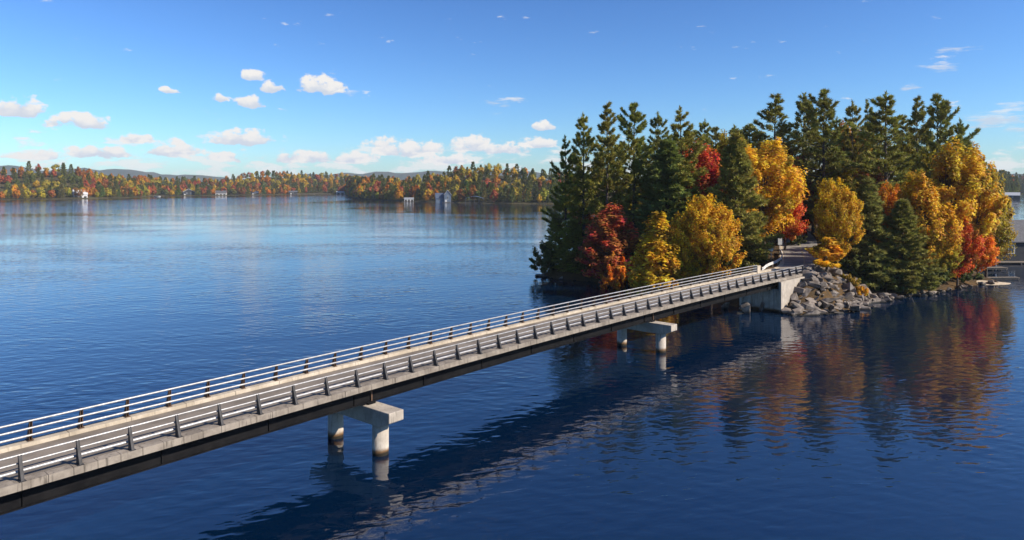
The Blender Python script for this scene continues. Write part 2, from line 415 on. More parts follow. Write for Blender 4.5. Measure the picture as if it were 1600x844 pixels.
def land_z(P):
    P = np.asarray(P, float); d = shore_dist(P)
    nz = np.array([mnoise.noise(Vector((x*0.13, y*0.13, 0))) + 0.5*mnoise.noise(Vector((x*0.4, y*0.4, 3))) for x, y in P])
    sl = np.where(P[:,0] > 56, 0.32, 0.52)
    z = np.where(d > 0, np.minimum(d * sl, 4.3) + 0.075 * np.clip(d - 9, 0, 60), np.maximum(d * 0.6, -3.5))
    z = z + nz * np.clip(d * 0.12, 0.05, 0.6)
    # level the ground under the road
    q = RC[:, None, :2] - P[None, :, :]
    rd = np.sqrt((q ** 2).sum(-1)); k = rd.argmin(0); dist = rd.min(0)
    hw = RC[k, 3] / 2
    w = np.clip((dist - hw - 0.8) / 5.0, 0, 1); w = w * w * (3 - 2 * w)
    zr = RC[k, 2] - 0.10
    z = np.where(d > 2.0, zr * (1 - w) + z * w, z)
    # keep clear below the bridge deck
    rel = P - np.array(B0); s = rel @ np.array(BU); n = rel @ np.array(BN) - 1.4 * (1 - ((s-46)/50)**2)
    under = (n > -0.6) & (n < BW + 0.6) & (s < 99.5)
    z = np.where(under, np.minimum(z, np.clip((s - 88) * 0.45, -2, 4.2)), z)
    return z
def lz(x, y): return float(land_z([(x, y)])[0])

xs = np.arange(-8, 150.1, 1.25); ys = np.arange(90, 322, 1.25)
gx, gy = np.meshgrid(xs, ys); P = np.stack([gx.ravel(), gy.ravel()], 1); gz = land_z(P)
V = np.column_stack([P, gz]); nx, ny = len(xs), len(ys)
ii = (np.arange(ny-1)[:, None] * nx + np.arange(nx-1)[None, :]).ravel()
F = np.column_stack([ii, ii+1, ii+nx+1, ii+nx])
F = F[(gz[F] > -3.0).any(1)]
me = mesh_np('island_ground', V, F)
for p in me.polygons: p.use_smooth = True
island = tag(obj('island_ground', me, M['litter']), kind='structure')

# grass verge and sand
def ribbon(name, pts, offs0, offs1, dz, material, parent=None, zs=None):
    mb = MB(); rings = []
    for i, p in enumerate(pts):
        d = np.array(pts[min(i+1, len(pts)-1)][:2]) - np.array(pts[max(i-1, 0)][:2]); d = d / np.linalg.norm(d)
        nrm = np.array((-d[1], d[0])); a = np.array(p[:2]) + nrm * offs0(i); b = np.array(p[:2]) + nrm * offs1(i)
        rings.append([(a[0], a[1], p[2] + dz), (b[0], b[1], p[2] + dz)])
    mb.sweep(rings, closed=False)
    o = mb.build(name, material, parent); return o
road = tag(ribbon('island_road', [tuple(r) for r in RC], lambda i: RC[i,3]/2, lambda i: -RC[i,3]/2, 0.0, M['asphalt2']), kind='structure')
ribbon('road_line', [tuple(r) for r in RC[6:]], lambda i: 0.09, lambda i: -0.09, 0.006, M['line'], road)
ribbon('gravel_shoulder', [tuple(r) for r in RC], lambda i: RC[i,3]/2 + 0.7, lambda i: RC[i,3]/2 + 0.02, -0.02, M['sand'], road)

# ------------------------------------------------------------------ bridge
S0, S1 = -64.0, 100.0
ZT, ZB, ZG = 4.72, 4.40, 3.32               # deck top, slab underside, girder underside
bridge = empty('road_bridge', tuple(bpt(90, BW/2, 0)))
tag(bridge, 'long grey concrete road bridge on dark girders crossing the lake to the island', 'bridge')
bpy.context.view_layer.update()
INV = Matrix.Translation(-Vector(bridge.location))
def bpart(mb, name, material, parent=None, smooth=False):
    me = mb.mesh(name, smooth)
    if parent is None or parent is bridge:
        me.transform(INV); return obj(name, me, material, bridge)
    me.transform(INV); return obj(name, me, material, parent)
def bsweep(n0, n1, z0, z1, s0=S0, s1=S1, step=2.5):
    k = max(2, int((s1 - s0) / step) + 1); mb = MB()
    mb.sweep([[bpt(s, n0, z0), bpt(s, n1, z0), bpt(s, n1, z1), bpt(s, n0, z1)] for s in np.linspace(s0, s1, k)])
    return mb
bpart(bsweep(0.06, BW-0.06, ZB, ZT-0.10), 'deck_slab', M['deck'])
bpart(bsweep(0.62, BW-0.60, ZT-0.098, ZT), 'road_surface', M['asphalt'])
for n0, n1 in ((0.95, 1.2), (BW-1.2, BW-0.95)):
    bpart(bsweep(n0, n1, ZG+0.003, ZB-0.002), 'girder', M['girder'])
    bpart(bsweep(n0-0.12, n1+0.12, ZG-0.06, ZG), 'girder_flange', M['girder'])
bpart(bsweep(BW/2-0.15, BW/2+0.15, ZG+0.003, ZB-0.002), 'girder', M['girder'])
# edge panels: the near kerb is cast in one-metre lengths, the far kerb in longer ones
SV = 1.03
k = 0; s = S0
while s < S1 - 0.5:
    j = 0.012 * rnd.uniform(-1, 1)
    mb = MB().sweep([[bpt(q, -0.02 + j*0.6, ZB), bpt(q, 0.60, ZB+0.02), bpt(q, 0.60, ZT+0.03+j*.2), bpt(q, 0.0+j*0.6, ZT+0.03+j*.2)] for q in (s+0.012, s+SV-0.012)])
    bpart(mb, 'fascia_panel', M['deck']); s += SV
s = S0
while s < S1 - 0.5:
    e = min(s + 3.1, S1); j = 0.012 * rnd.uniform(-1, 1)
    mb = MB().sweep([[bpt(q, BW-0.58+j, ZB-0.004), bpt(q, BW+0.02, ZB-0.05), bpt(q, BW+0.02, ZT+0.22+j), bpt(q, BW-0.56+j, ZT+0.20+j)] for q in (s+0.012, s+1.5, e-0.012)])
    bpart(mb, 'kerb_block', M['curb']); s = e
# railing posts: tapered plates
def post_mb(side):
    mb = MB()
    # local x along the bridge, y outward->inward
    for dx in (-0.055, 0.055):
        mb.prism([(dx-0.013, -0.24, 0), (dx-0.013, 0.17, 0), (dx-0.013, 0.21, 1.08), (dx-0.013, 0.14, 1.08)], (0.026, 0, 0))
    mb.prism([(-0.042, -0.23, 0.0), (-0.042, -0.20, 0.0), (-0.042, 0.165, 1.06), (-0.042, 0.14, 1.06)], (0.084, 0, 0))
    mb.box(-0.13, 0.13, -0.26, 0.22, 0.0, 0.03)
    return mb.mesh('railing_post')
post_me = post_mb(0); post_me.materials.append(M['post'])
post_far = post_me.copy(); post_far.materials.clear(); post_far.materials.append(M['rust'])
SP = 2.33
for side, s_0, me_ in ((0, 0.93, post_me), (1, 0.17, post_far)):
    s = s_0 - 27 * SP
    while s < (99.6 if side == 0 else 92.5):
        o = bpy.data.objects.new('railing_post', me_); C.objects.link(o); o.parent = bridge
        d = bdir(s); a = math.atan2(d.y, d.x)
        n, z = (0.28, ZT + 0.03) if side == 0 else (BW - 0.24, ZT + 0.21)
        p = bpt(s, n, z) - Vector(bridge.location)
        o.location = p; o.rotation_euler = (0, 0, a if side == 0 else a + math.pi)
        s += SP
def brail(n, z, r, s1, s0=S0, name='rail'):
    mb = MB().tube([bpt(s, n, z) for s in np.linspace(s0, s1, int((s1 - s0) / 2.5))], r, 8)
    bpart(mb, name, M['alu'], smooth=True)
for z, r, n in ((1.06, 0.048, 0.53), (0.70, 0.048, 0.53), (0.34, 0.072, 0.54)): brail(n, ZT + 0.03 + z, r, 101.5)
for z, r, n in ((1.05, 0.055, BW-0.50), (0.68, 0.055, BW-0.50), (0.32, 0.06, BW-0.50)): brail(n, ZT + 0.20 + z, r, 93.4)
# end post blocks
bpart(MB().sweep([[bpt(q, BW-0.62, ZB), bpt(q, BW+0.04, ZB), bpt(q, BW+0.04, ZT+1.15), bpt(q, BW-0.62, ZT+1.15)] for q in (93.5, 94.5)]), 'end_post', M['curb'])
# piers
for s in (-16.3, 21.2, 58.7):
    d = bdir(s); across = Vector((-d.y, d.x, 0)); o = bpt(s, 0, 0)
    def at(n, a, z): return o + across * n + d * a + Vector((0, 0, z))
    mb = MB(); hw = 0.62
    prof = [(-1.65, ZG-0.20), (-1.65, ZG-0.85), (-0.70, ZG-1.28), (BW+0.70, ZG-1.28), (BW+1.65, ZG-0.85), (BW+1.65, ZG-0.20)]
    mb.prism([at(n, -hw, z) for n, z in prof], d * (2 * hw))
    me = mb.mesh('pier_cap'); bm = bmesh.new(); bm.from_mesh(me); bmesh.ops.bevel(bm, geom=bm.edges[:], offset=0.03, segments=1, affect='EDGES'); bm.to_mesh(me); bm.free()
    me.transform(INV); cap = obj('pier_cap', me, M['pier'], bridge)
    for n in (-0.05, 4.85):
        mc = MB().tube([at(n, 0, -3.9), at(n, 0, ZG-1.29)], 0.54, 28)
        c = bpart(mc, 'pier_column', M['pier'], cap)
        for p in c.data.polygons: p.use_smooth = len(p.vertices) == 4
    for n in (1.07, BW/2, BW-1.07):
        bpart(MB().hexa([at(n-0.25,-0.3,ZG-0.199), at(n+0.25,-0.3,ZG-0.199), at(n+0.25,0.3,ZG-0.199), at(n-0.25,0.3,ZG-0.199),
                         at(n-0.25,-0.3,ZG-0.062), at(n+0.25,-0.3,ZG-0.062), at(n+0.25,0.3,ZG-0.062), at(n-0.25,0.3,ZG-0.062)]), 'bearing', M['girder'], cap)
    # web stiffener above the pier
    for n in (0.84, ):
        bpart(MB().hexa([at(n,-0.04,ZG+0.005), at(n+0.10,-0.04,ZG+0.005), at(n+0.10,0.04,ZG+0.005), at(n,0.04,ZG+0.005),
                         at(n,-0.04,ZB-0.06), at(n+0.10,-0.04,ZB-0.06), at(n+0.10,0.04,ZB-0.06), at(n,0.04,ZB-0.06)]), 'web_stiffener', M['rust'])
for s in np.arange(S0 + 3.2, 89, 6.2):
    d = bdir(s); across = Vector((-d.y, d.x, 0)); o = bpt(s, 0, 0)
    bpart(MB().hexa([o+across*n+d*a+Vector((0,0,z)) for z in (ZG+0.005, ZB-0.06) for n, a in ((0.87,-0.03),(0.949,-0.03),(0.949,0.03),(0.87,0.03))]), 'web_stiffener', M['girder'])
# abutment: breast wall below the seat, and sloping wing walls
ab = bpart(MB().sweep([[bpt(q, 0.02, -2.5), bpt(q, BW-0.02, -2.5), bpt(q, BW-0.02, ZG-0.07), bpt(q, 0.02, ZG-0.07)] for q in (90.0, 92.6)]), 'abutment', M['pier'])
bpart(MB().sweep([[bpt(q, 0.02, ZG-0.068), bpt(q, BW-0.02, ZG-0.068), bpt(q, BW-0.02, ZB-0.06), bpt(q, 0.02, ZB-0.06)] for q in (91.6, 92.6)]), 'abutment_backwall', M['pier'], ab)
for n0, n1 in ((-0.30, 0.04), (BW-0.04, BW+0.30)):
    prof = [(89.7, -2.5), (89.7, ZB-0.055), (100.4, ZB-0.055), (99.4, 3.4), (92.0, -2.5)]
    f = [bpt(q, n0, z) for q, z in prof]; b = [bpt(q, n1, z) for q, z in prof]
    mb = MB(); mb.v = [tuple(p) for p in f + b]; k = len(prof)
    mb.f = [list(range(k)), list(range(2*k-1, k-1, -1))] + [[i, (i+1) % k, k+(i+1) % k, k+i] for i in range(k)]
    bpart(mb, 'wing_wall', M['pier'], ab)
for n in (1.1, 2.7, 4.3):
    bpart(MB().sweep([[bpt(q, n-0.22, 0.3), bpt(q, n+0.22, 0.3), bpt(q, n+0.22, ZG-0.3), bpt(q, n-0.22, ZG-0.3)] for q in (89.78, 90.0)]), 'pilaster', M['pier'], ab)

# ------------------------------------------------------------------ rocks: children of the island ground
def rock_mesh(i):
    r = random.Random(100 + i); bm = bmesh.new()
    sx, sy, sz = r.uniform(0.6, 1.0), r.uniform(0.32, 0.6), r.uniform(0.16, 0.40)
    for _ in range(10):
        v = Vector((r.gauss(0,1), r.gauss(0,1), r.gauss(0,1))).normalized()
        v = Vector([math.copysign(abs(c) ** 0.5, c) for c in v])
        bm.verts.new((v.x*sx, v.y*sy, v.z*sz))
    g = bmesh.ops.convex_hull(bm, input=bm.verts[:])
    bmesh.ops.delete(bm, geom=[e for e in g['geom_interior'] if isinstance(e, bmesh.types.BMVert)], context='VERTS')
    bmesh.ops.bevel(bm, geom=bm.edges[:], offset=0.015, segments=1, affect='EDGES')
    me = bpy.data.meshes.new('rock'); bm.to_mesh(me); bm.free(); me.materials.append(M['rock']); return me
rocks = [rock_mesh(i) for i in range(12)]
def put_rock(x, y, z, sc, r, tilt=0.5):
    o = bpy.data.objects.new('rock', r.choice(rocks)); C.objects.link(o); o.parent = island
    o.location = (x, y, z); o.scale = (sc, sc, sc * r.uniform(0.8, 1.2))
    o.rotation_euler = (r.gauss(0, tilt), r.gauss(0, tilt), r.uniform(0, 6.28))
rr = random.Random(5); cnt = 0
bank_o = np.array((e1.x, e1.y))
tries = 0; placed = []
while cnt < 220 and tries < 9000:
    tries += 1
    x, y = rr.uniform(37.5, 58), rr.uniform(94, 111)
    dd = float(shore_dist([(x, y)])[0])
    rel = Vector((x, y)) - B0; sB = rel.dot(BU); nB = rel.dot(BN)
    if dd < -0.9 or dd > 7.0 or nB > -0.35: continue
    if any((x-a)**2 + (y-b)**2 < (0.5*(q+0.3))**2 for a, b, q in placed): continue
    sc = rr.choice((0.5, 0.65, 0.9, 1.1, 1.4, 1.7)) * rr.uniform(0.85, 1.15)
    placed.append((x, y, sc)); put_rock(x, y, max(lz(x, y), -0.1) + 0.05, sc, rr, 0.35); cnt += 1
for i in range(5):                                                       # under the bridge end
    s_, n_ = rr.uniform(84.5, 89.3), rr.uniform(0.2, BW + 3)
    p = bpt(s_, n_); put_rock(p.x, p.y, max(-0.15, (s_-86)*0.2), rr.uniform(0.9, 1.6), rr)
for k in range(75):                                                       # along both waterlines
    a = rr.choice([0, 1, 2, 3, 4, 11, 12, 12, 13, 13, 14, 14, 15, 15, 16]); t_ = rr.random(); p = SH[a] * (1-t_) + SH[a+1] * t_
    put_rock(p[0] + rr.uniform(-.4, .4), p[1] + rr.uniform(-.5, .3), rr.uniform(-0.1, 0.15), rr.uniform(0.5, 1.5), rr)

# ------------------------------------------------------------------ tree builders
def tri_blades(rs, pos, axis, k, ln, wd, spread, nref=None):
    """k thin triangles fanned round each axis at each position -> verts, faces"""
    n = len(pos); pos = np.repeat(pos, k, 0); axis = np.repeat(axis, k, 0)
    d = axis + rs.normal(0, spread, (n*k, 3)); d /= np.linalg.norm(d, axis=1, keepdims=True)
    side = np.cross(d, rs.normal(0, 1, (n*k, 3)) if nref is None else np.repeat(nref, k, 0) + rs.normal(0, 0.38, (n*k, 3))); side /= np.linalg.norm(side, axis=1, keepdims=True) + 1e-9
    L = (ln * rs.uniform(0.7, 1.25, (n*k, 1))); W = wd * rs.uniform(0.7, 1.3, (n*k, 1))
    a = pos - d * L * 0.1; m = pos + d * L * 0.45
    v = np.stack([a, m + side * W, pos + d * L, m - side * W], 1).reshape(-1, 3)
    f = np.arange(len(v)).reshape(-1, 4)
    return v, f

def tubes_np(segs):
    """tapered three/four sided tubes for limbs: list of (points, r0, r1)"""
    mb = MB()
    for pts, r0, r1, n in segs:
        k = len(pts); mb.tube(pts, [r0 + (r1-r0) * i / (k-1) for i in range(k)], n, cap=False)
    return mb

def make_conifer(seed, H=26, base=0.16, Rm=4.6, whorl=0.85, nb=5, shape='pine', tuft=0.5, dens=1.0):
    rs = np.random.RandomState(seed); pos = []; ax = []; segs = []
    bend = rs.uniform(-0.5, 0.5, 2); pa = rs.uniform(0, 6.28)
    def trunk(z): t = z / H; return np.array([bend[0] * math.sin(t * 2.2), bend[1] * math.sin(t * 2.6), z])
    segs.append(([tuple(trunk(z)) for z in np.linspace(-0.6, H * 0.985, 12)], 0.013 * H + 0.04, 0.03, 8))
    z = H * base
    while z < H * 0.985:
        t = (z / H - base) / (1 - base)
        if shape == 'pine': prof = (0.55 + 0.45 * min(1, t / 0.35)) * (1 - max(0, t - 0.28) / 0.725) ** 0.92
        else: prof = (1 - t) ** 0.85 * (0.75 + 0.25 * min(1, t / 0.12))
        nb_ = nb if t < 0.9 else nb - 1
        ph0 = rs.uniform(0, 6.28); ring = rs.uniform(0.7, 1.15) if shape == 'pine' else rs.uniform(0.9, 1.06)
        for b in range(nb_):
            L = max(0.35, Rm * prof * (rs.uniform(0.5, 1.3) if shape == 'pine' else rs.uniform(0.8, 1.12)))
            if shape == 'pine' and rs.rand() < 0.10: continue
            ph = ph0 + 6.283 * b / nb_ + rs.uniform(-0.4, 0.4); L *= ring * (1 + (0.28 * math.cos(ph - pa - t * 2) if shape == 'pine' else 0)); dr = np.array([math.cos(ph), math.sin(ph), 0])
            sd_ = np.array([-dr[1], dr[0], 0])
            if shape == 'pine': a0 = -0.05 + 0.65 * t ** 1.5 + rs.normal(0, 0.07); a1 = 0.30 + 0.25 * t
            else: a0 = -0.28 + 0.75 * t + rs.normal(0, 0.05); a1 = 0.24
            zz = z + rs.uniform(-0.3, 0.3) * whorl
            def bp_(q): return trunk(zz) + dr * L * q + np.array([0, 0, L * (a0 * q + a1 * q * q)])
            segs.append(([tuple(bp_(q)) for q in (0, 0.35, 0.7, 1)], 0.025 + 0.012 * L, 0.012, 3))
            m = int((5 + L * 10) * dens)
            q = rs.uniform(0.22 if shape == 'pine' else 0.10, 1.0, m) ** 0.6
            wl = L * (0.42 if shape == 'pine' else 0.36) * (1.06 - q) ** 0.7 * rs.uniform(-1, 1, m)
            P_ = np.array([bp_(x) for x in q]) + sd_ * wl[:, None]
            P_[:, 2] += np.abs(wl) * (0.20 if shape == 'pine' else -0.05) + rs.normal(0, 0.07, m)
            pos.append(P_)
            A = dr * 0.75 + sd_ * (np.sign(wl) * 0.45)[:, None] + np.array([0, 0, 0.75 if shape == 'pine' else 0.35])
            ax.append(A)
        z += whorl * rs.uniform(0.8, 1.25) * (1.0 if t < 0.7 else (0.8 if shape == 'pine' else 0.72))
    # the leader
    zt = np.linspace(H * 0.93, H * 1.0, 14)
    pos.append(np.array([trunk(x) for x in zt]) + rs.normal(0, 0.05, (14, 3))); ax.append(np.tile([0, 0, 1.0], (14, 1)) + rs.normal(0, 0.4, (14, 3)))
    pos = np.concatenate(pos); ax = np.concatenate(ax)
    rad_ = pos * np.array([1, 1, 0]); rad_ /= np.linalg.norm(rad_, axis=1, keepdims=True) + 0.3
    v, f = tri_blades(rs, pos, ax, 10, tuft, tuft * 0.085, 0.5, rad_ * 0.55 + np.array([0, 0, 0.85]))
    crown = mesh_np('pine_crown', v, f); crown.materials.append(M['needle'])
    trunk_me = tubes_np(segs).mesh('pine_trunk', True); trunk_me.materials.append(M['bark'])
    return crown, trunk_me

def make_broadleaf(seed, H=14, W=8.5, trunk_h=0.22, clumps=95, leaves=120, leaf=0.26, shape='round', gap=0.0):
    rs = np.random.RandomState(seed); cen = []; segs = []
    top = H; z0 = H * trunk_h; hc = (top - z0) / 2; zc = z0 + hc
    lobes = rs.normal(0, 1, (7, 3)); lobes /= np.linalg.norm(lobes, axis=1, keepdims=True)
    while len(cen) < clumps:
        u = rs.normal(0, 1, 3); u /= np.linalg.norm(u)
        r = rs.uniform(0.2, 1.08) ** 0.5
        lump = 0.66 + 0.55 * max(0, (lobes @ u).max() - 0.30)
        p = u * r * lump
        t = (p[2] + 1) / 2
        w = {'round': 1.0, 'ovate': 1.12 - 0.55 * t, 'vase': 0.65 + 0.5 * t, 'flame': 1.05 - 0.75 * t}[shape]
        cen.append((p[0] * W/2 * w, p[1] * W/2 * w, zc + p[2] * hc))
    cen = np.array(cen); n = len(cen)
    rad = rs.uniform(0.45, 1.1, n) * (0.062 * (W + H) / 2 + 0.22)
    # limbs: main boughs from the trunk, then a twig to every clump
    fork = np.array([0, 0, z0 + 0.08 * H])
    segs.append(([(0, 0, -0.5), (0.05 * W * rs.uniform(-1, 1) * 0.4, 0, z0 * 0.6), tuple(fork), (0, 0, zc), (0, 0, zc + hc * 0.7)], 0.014 * H + 0.05, 0.03, 7))
    order = rs.permutation(n); mains = order[:9]
    for i in mains:
        b = np.array([0, 0, rs.uniform(z0 * 0.8, zc)]); e = cen[i]; mid = b * 0.45 + e * 0.55 + np.array([0, 0, 0.05 * H])
        segs.append(([tuple(b), tuple(mid), tuple(e)], 0.009 * H, 0.025, 5))
    for i in order[9:]:
        j = mains[np.argmin(np.linalg.norm(cen[mains] - cen[i], axis=1))]
        b = cen[j] * 0.55 + np.array([0, 0, z0 + (cen[j][2] - z0) * 0.3]) * 0.45
        segs.append(([tuple(b), tuple((b + cen[i]) / 2 + np.array([0, 0, 0.25])), tuple(cen[i])], 0.035, 0.012, 3))
    k = leaves
    u = rs.normal(0, 1, (n * k, 3)); u /= np.linalg.norm(u, axis=1, keepdims=True)
    rr_ = rs.uniform(0.15, 1.0, (n * k, 1)) ** 0.5 * np.repeat(rad, k)[:, None]
    up_ = cen - np.array([0, 0, zc - hc * 0.9]); up_ /= np.linalg.norm(up_, axis=1, keepdims=True); up_ = np.repeat(up_, k, 0)
    off_ = u * rr_ * 0.78; off_ += up_ * (off_ * up_).sum(1, keepdims=True) * 1.1
    pos = np.repeat(cen, k, 0) + off_
    out = pos - np.array([0, 0, zc - hc * 0.3]); out /= np.linalg.norm(out, axis=1, keepdims=True)
    nrm = u * 0.6 + out * 0.6 + np.array([0, 0, 0.45]) + rs.normal(0, 0.55, (n * k, 3)); nrm /= np.linalg.norm(nrm, axis=1, keepdims=True)
    a = np.cross(nrm, rs.normal(0, 1, (n * k, 3))); a /= np.linalg.norm(a, axis=1, keepdims=True); b = np.cross(nrm, a)
    s1 = leaf * rs.uniform(0.6, 1.25, (n * k, 1)); s2 = s1 * 0.62
    v = np.stack([pos - a * s1, pos - b * s2 * 0.9 - a * s1 * 0.1, pos + a * s1, pos + b * s2 * 0.9 - a * s1 * 0.1], 1).reshape(-1, 3)
    crown = mesh_np('leaf_crown', v, np.arange(len(v)).reshape(-1, 4)); crown.materials.append(M['leaf'])
    tm = tubes_np(segs).mesh('limbs', True); tm.materials.append(M['bark'])
    return crown, tm

PINE = [make_conifer(11 + i, 26, 0.13 + 0.05 * (i % 3), 5.0 + 0.6 * (i % 2), 1.25, 5, 'pine', 0.62, 1.2) for i in range(5)]
SLIM = [make_conifer(41 + i, 26, 0.36, 4.6, 1.35, 5, 'pine', 0.66, 1.0) for i in range(2)]
FIR = [make_conifer(61 + i, 18, 0.05, 4.7, 0.78, 6, 'fir', 0.60, 1.15) for i in range(3)]
ROUND = [make_broadleaf(81 + i, 14, 8.6, 0.14, 200, 115, 0.19, ['ovate', 'round', 'ovate'][i]) for i in range(3)]
FLAME = [make_broadleaf(95 + i, 12, 6.2, 0.08, 150, 100, 0.185, 'flame') for i in range(2)]
SAP = [make_broadleaf(105, 5.5, 3.0, 0.25, 34, 70, 0.19, 'flame')]
SHRUB = [make_broadleaf(111 + i, 4.0, 5.0, 0.02, 46, 80, 0.22, 'round') for i in range(2)]
def crown_w(lib):
    q = []
    for c, _ in lib:
        v = np.empty(len(c.vertices) * 3, np.float32); c.vertices.foreach_get('co', v); v = v.reshape(-1, 3)
        q.append(2 * np.percentile(np.abs(v[:, :2]), 98.5))
    return float(np.mean(q))
NOM = {'PINE': (PINE, 26, crown_w(PINE)), 'SLIM': (SLIM, 26, crown_w(SLIM)), 'FIR': (FIR, 18, crown_w(FIR)), 'ROUND': (ROUND, 14, crown_w(ROUND)), 'FLAME': (FLAME, 12, crown_w(FLAME)), 'SAP': (SAP, 5.5, crown_w(SAP)), 'SHRUB': (SHRUB, 4.0, crown_w(SHRUB))}

def hsvary(c, r, a=0.12):
    k = 1 + r.uniform(-a, a); return tuple(max(0, x * k * (1 + r.uniform(-a*.5, a*.5))) for x in c) + (1,)
COL = {'pine': (0.28, 0.26, 0.042), 'pine2': (0.245, 0.24, 0.045), 'fir': (0.30, 0.285, 0.056), 'fir2': (0.26, 0.27, 0.070),
       'gold': (0.80, 0.46, 0.028), 'yellow': (0.76, 0.43, 0.025), 'orange': (0.76, 0.25, 0.02), 'red': (0.62, 0.085, 0.03), 'crimson': (0.68, 0.12, 0.065),
       'scarlet': (0.74, 0.13, 0.025), 'olive': (0.46, 0.34, 0.03), 'green': (0.11, 0.125, 0.03), 'russet': (0.30, 0.09, 0.025)}
tr = random.Random(21)
def tree(name, kind, px, d, top, width, colour, label, cat='tree', group=None, var=None, base_z=None):
    """px column, distance, row of the top, crown width in picture units at that distance"""
    lib, Hn, Wn = NOM[kind]; x = (px - 800) / FPX * d
    z = lz(x, d) - 0.15 if base_z is None else base_z
    zt = CAM_H + (HOR - top) / FPX * d
    h = max(1.0, zt - z); w = width / FPX * d * (1.42 if kind in ('PINE', 'SLIM') else 1.12)
    cr, tk = lib[tr.randrange(len(lib)) if var is None else var % len(lib)]
    t = empty(name, (x, d, z), tr.uniform(0, 6.28)); t.scale = (w / Wn, w / Wn, h / Hn)
    a = obj('crown', cr, None, t); a.color = hsvary(COL[colour], tr)
    obj('trunk', tk, None, t)
    tag(t, label, cat, group)
    return t
L_ = [
 # the pines of the left-hand point
 ('pine_tree','PINE',882,137,214,52,'pine','tall white pine at the very tip of the island point, branches over the water'),
 ('pine_tree','PINE',911,134,181,62,'pine','tall dark pine second from the tip of the island point'),
 ('pine_tree','PINE',946,131,165,70,'pine','tallest pine of the island point, behind the crimson maple'),
 ('pine_tree','PINE',993,136,163,74,'pine','broad tall pine rising behind the grey-green fir near the crimson maple'),
 ('pine_tree','PINE',1027,142,178,56,'pine2','tall pine at the back of the point, showing over the grey-green fir'),
 ('pine_tree','PINE',1062,134,169,78,'pine','wide-topped pine between the grey-green fir and the red maple'),
 ('pine_tree','PINE',1103,152,190,50,'pine2','narrow pine showing its tip behind the red maple'),
 ('fir_tree','FIR',1036,130,222,112,'fir2','broad grey-green fir beside the crimson maple, left of the bridge end'),
 ('maple_tree','FLAME',957,125.5,318,74,'crimson','crimson maple at the water edge under the tall point pines'),
 ('maple_tree','ROUND',1092,136,228,92,'red','red maple crown between two big firs'),
 ('maple_tree','ROUND',1112,110,308,68,'yellow','large yellow maple beside the bridge railing on the point side'),
 ('maple_tree','ROUND',1074,112,322,54,'gold','golden maple tucked against the left side of the large yellow maple'),
 ('maple_tree','FLAME',1030,111,338,78,'gold','smaller golden maple overlapping the foot of the grey-green fir'),
 ('fir_tree','FIR',1155,119,208,90,'fir','tall olive-green fir directly beside the white guardrail'),
 ('maple_tree','ROUND',1192,128,222,98,'gold','big golden-orange maple above the road signs'),
 ('maple_tree','ROUND',1226,134,262,56,'scarlet','scarlet-orange maple overhanging the left side of the road'),
 ('maple_tree','ROUND',1140,146,212,70,'olive','olive-yellow tree showing above the guardrail fir'),
 # right of the road
 ('pine_tree','SLIM',1215,152,153,66,'pine2','bare-stemmed pine standing alone against the sky beyond the road'),
 ('pine_tree','SLIM',1258,156,147,58,'pine2','slim tall pine next to the bare-stemmed one'),
 ('pine_tree','PINE',1290,146,142,84,'pine2','highest and widest pine behind the bend of the road'),
 ('pine_tree','PINE',1332,170,160,52,'pine','tall pine half hidden behind the widest roadside pine'),
 ('pine_tree','PINE',1352,174,157,50,'pine','narrow pine top between the two widest pines'),
 ('pine_tree','PINE',1388,142,147,96,'pine2','massive dark pine above the two shoreline firs'),
 ('pine_tree','SLIM',1434,160,157,48,'pine2','slender pine behind the golden shoreline maple'),
 ('pine_tree','PINE',1463,152,149,72,'pine2','tall feathery pine above the largest golden maple'),
 ('pine_tree','PINE',1503,156,188,52,'pine2','small single pine beyond the largest golden maple'),
 ('birch_tree','ROUND',1309,113,282,56,'yellow','thin yellow birch at the right edge of the road'),
 ('young_tree','SAP',1292,106,371,48,'gold','young golden sapling at the end of the bridge railing'),
 ('fir_tree','FIR',1359,116,280,82,'fir2','dark green fir on the shore beside the rock bank'),
 ('fir_tree','FIR',1413,115,314,80,'fir','dense smaller fir on the shore next to the dark green one'),
 ('maple_tree','ROUND',1440,118,272,80,'yellow','pale golden maple behind the smaller shoreline fir'),
 ('maple_tree','ROUND',1493,127,228,100,'gold','largest golden-orange maple on the right shore of the island'),
 ('maple_tree','ROUND',1495,121.5,342,56,'scarlet','small bright red maple at the foot of the largest golden maple'),
 ('maple_tree','ROUND',1540,131,286,62,'olive','spreading yellow-green maple over the boat lift'),
 ('maple_tree','ROUND',1388,124,290,46,'orange','orange maple glimpsed between the two shoreline firs'),
 ('maple_tree','ROUND',1468,120,372,50,'olive','low yellow-green tree beside the small bright red maple'),
 ('maple_tree','ROUND',1528,128,345,52,'orange','low orange maple by the sandy landing'),
 ('maple_tree','ROUND',1540,165,262,60,'olive','olive tree at the back of the island behind the spreading maple'),
]
for i, (nm, kd, px, d, top, w, c, lab) in enumerate(L_): tree(nm, kd, px, d, top, w, c, lab, var=i if i < 11 else i - 1)
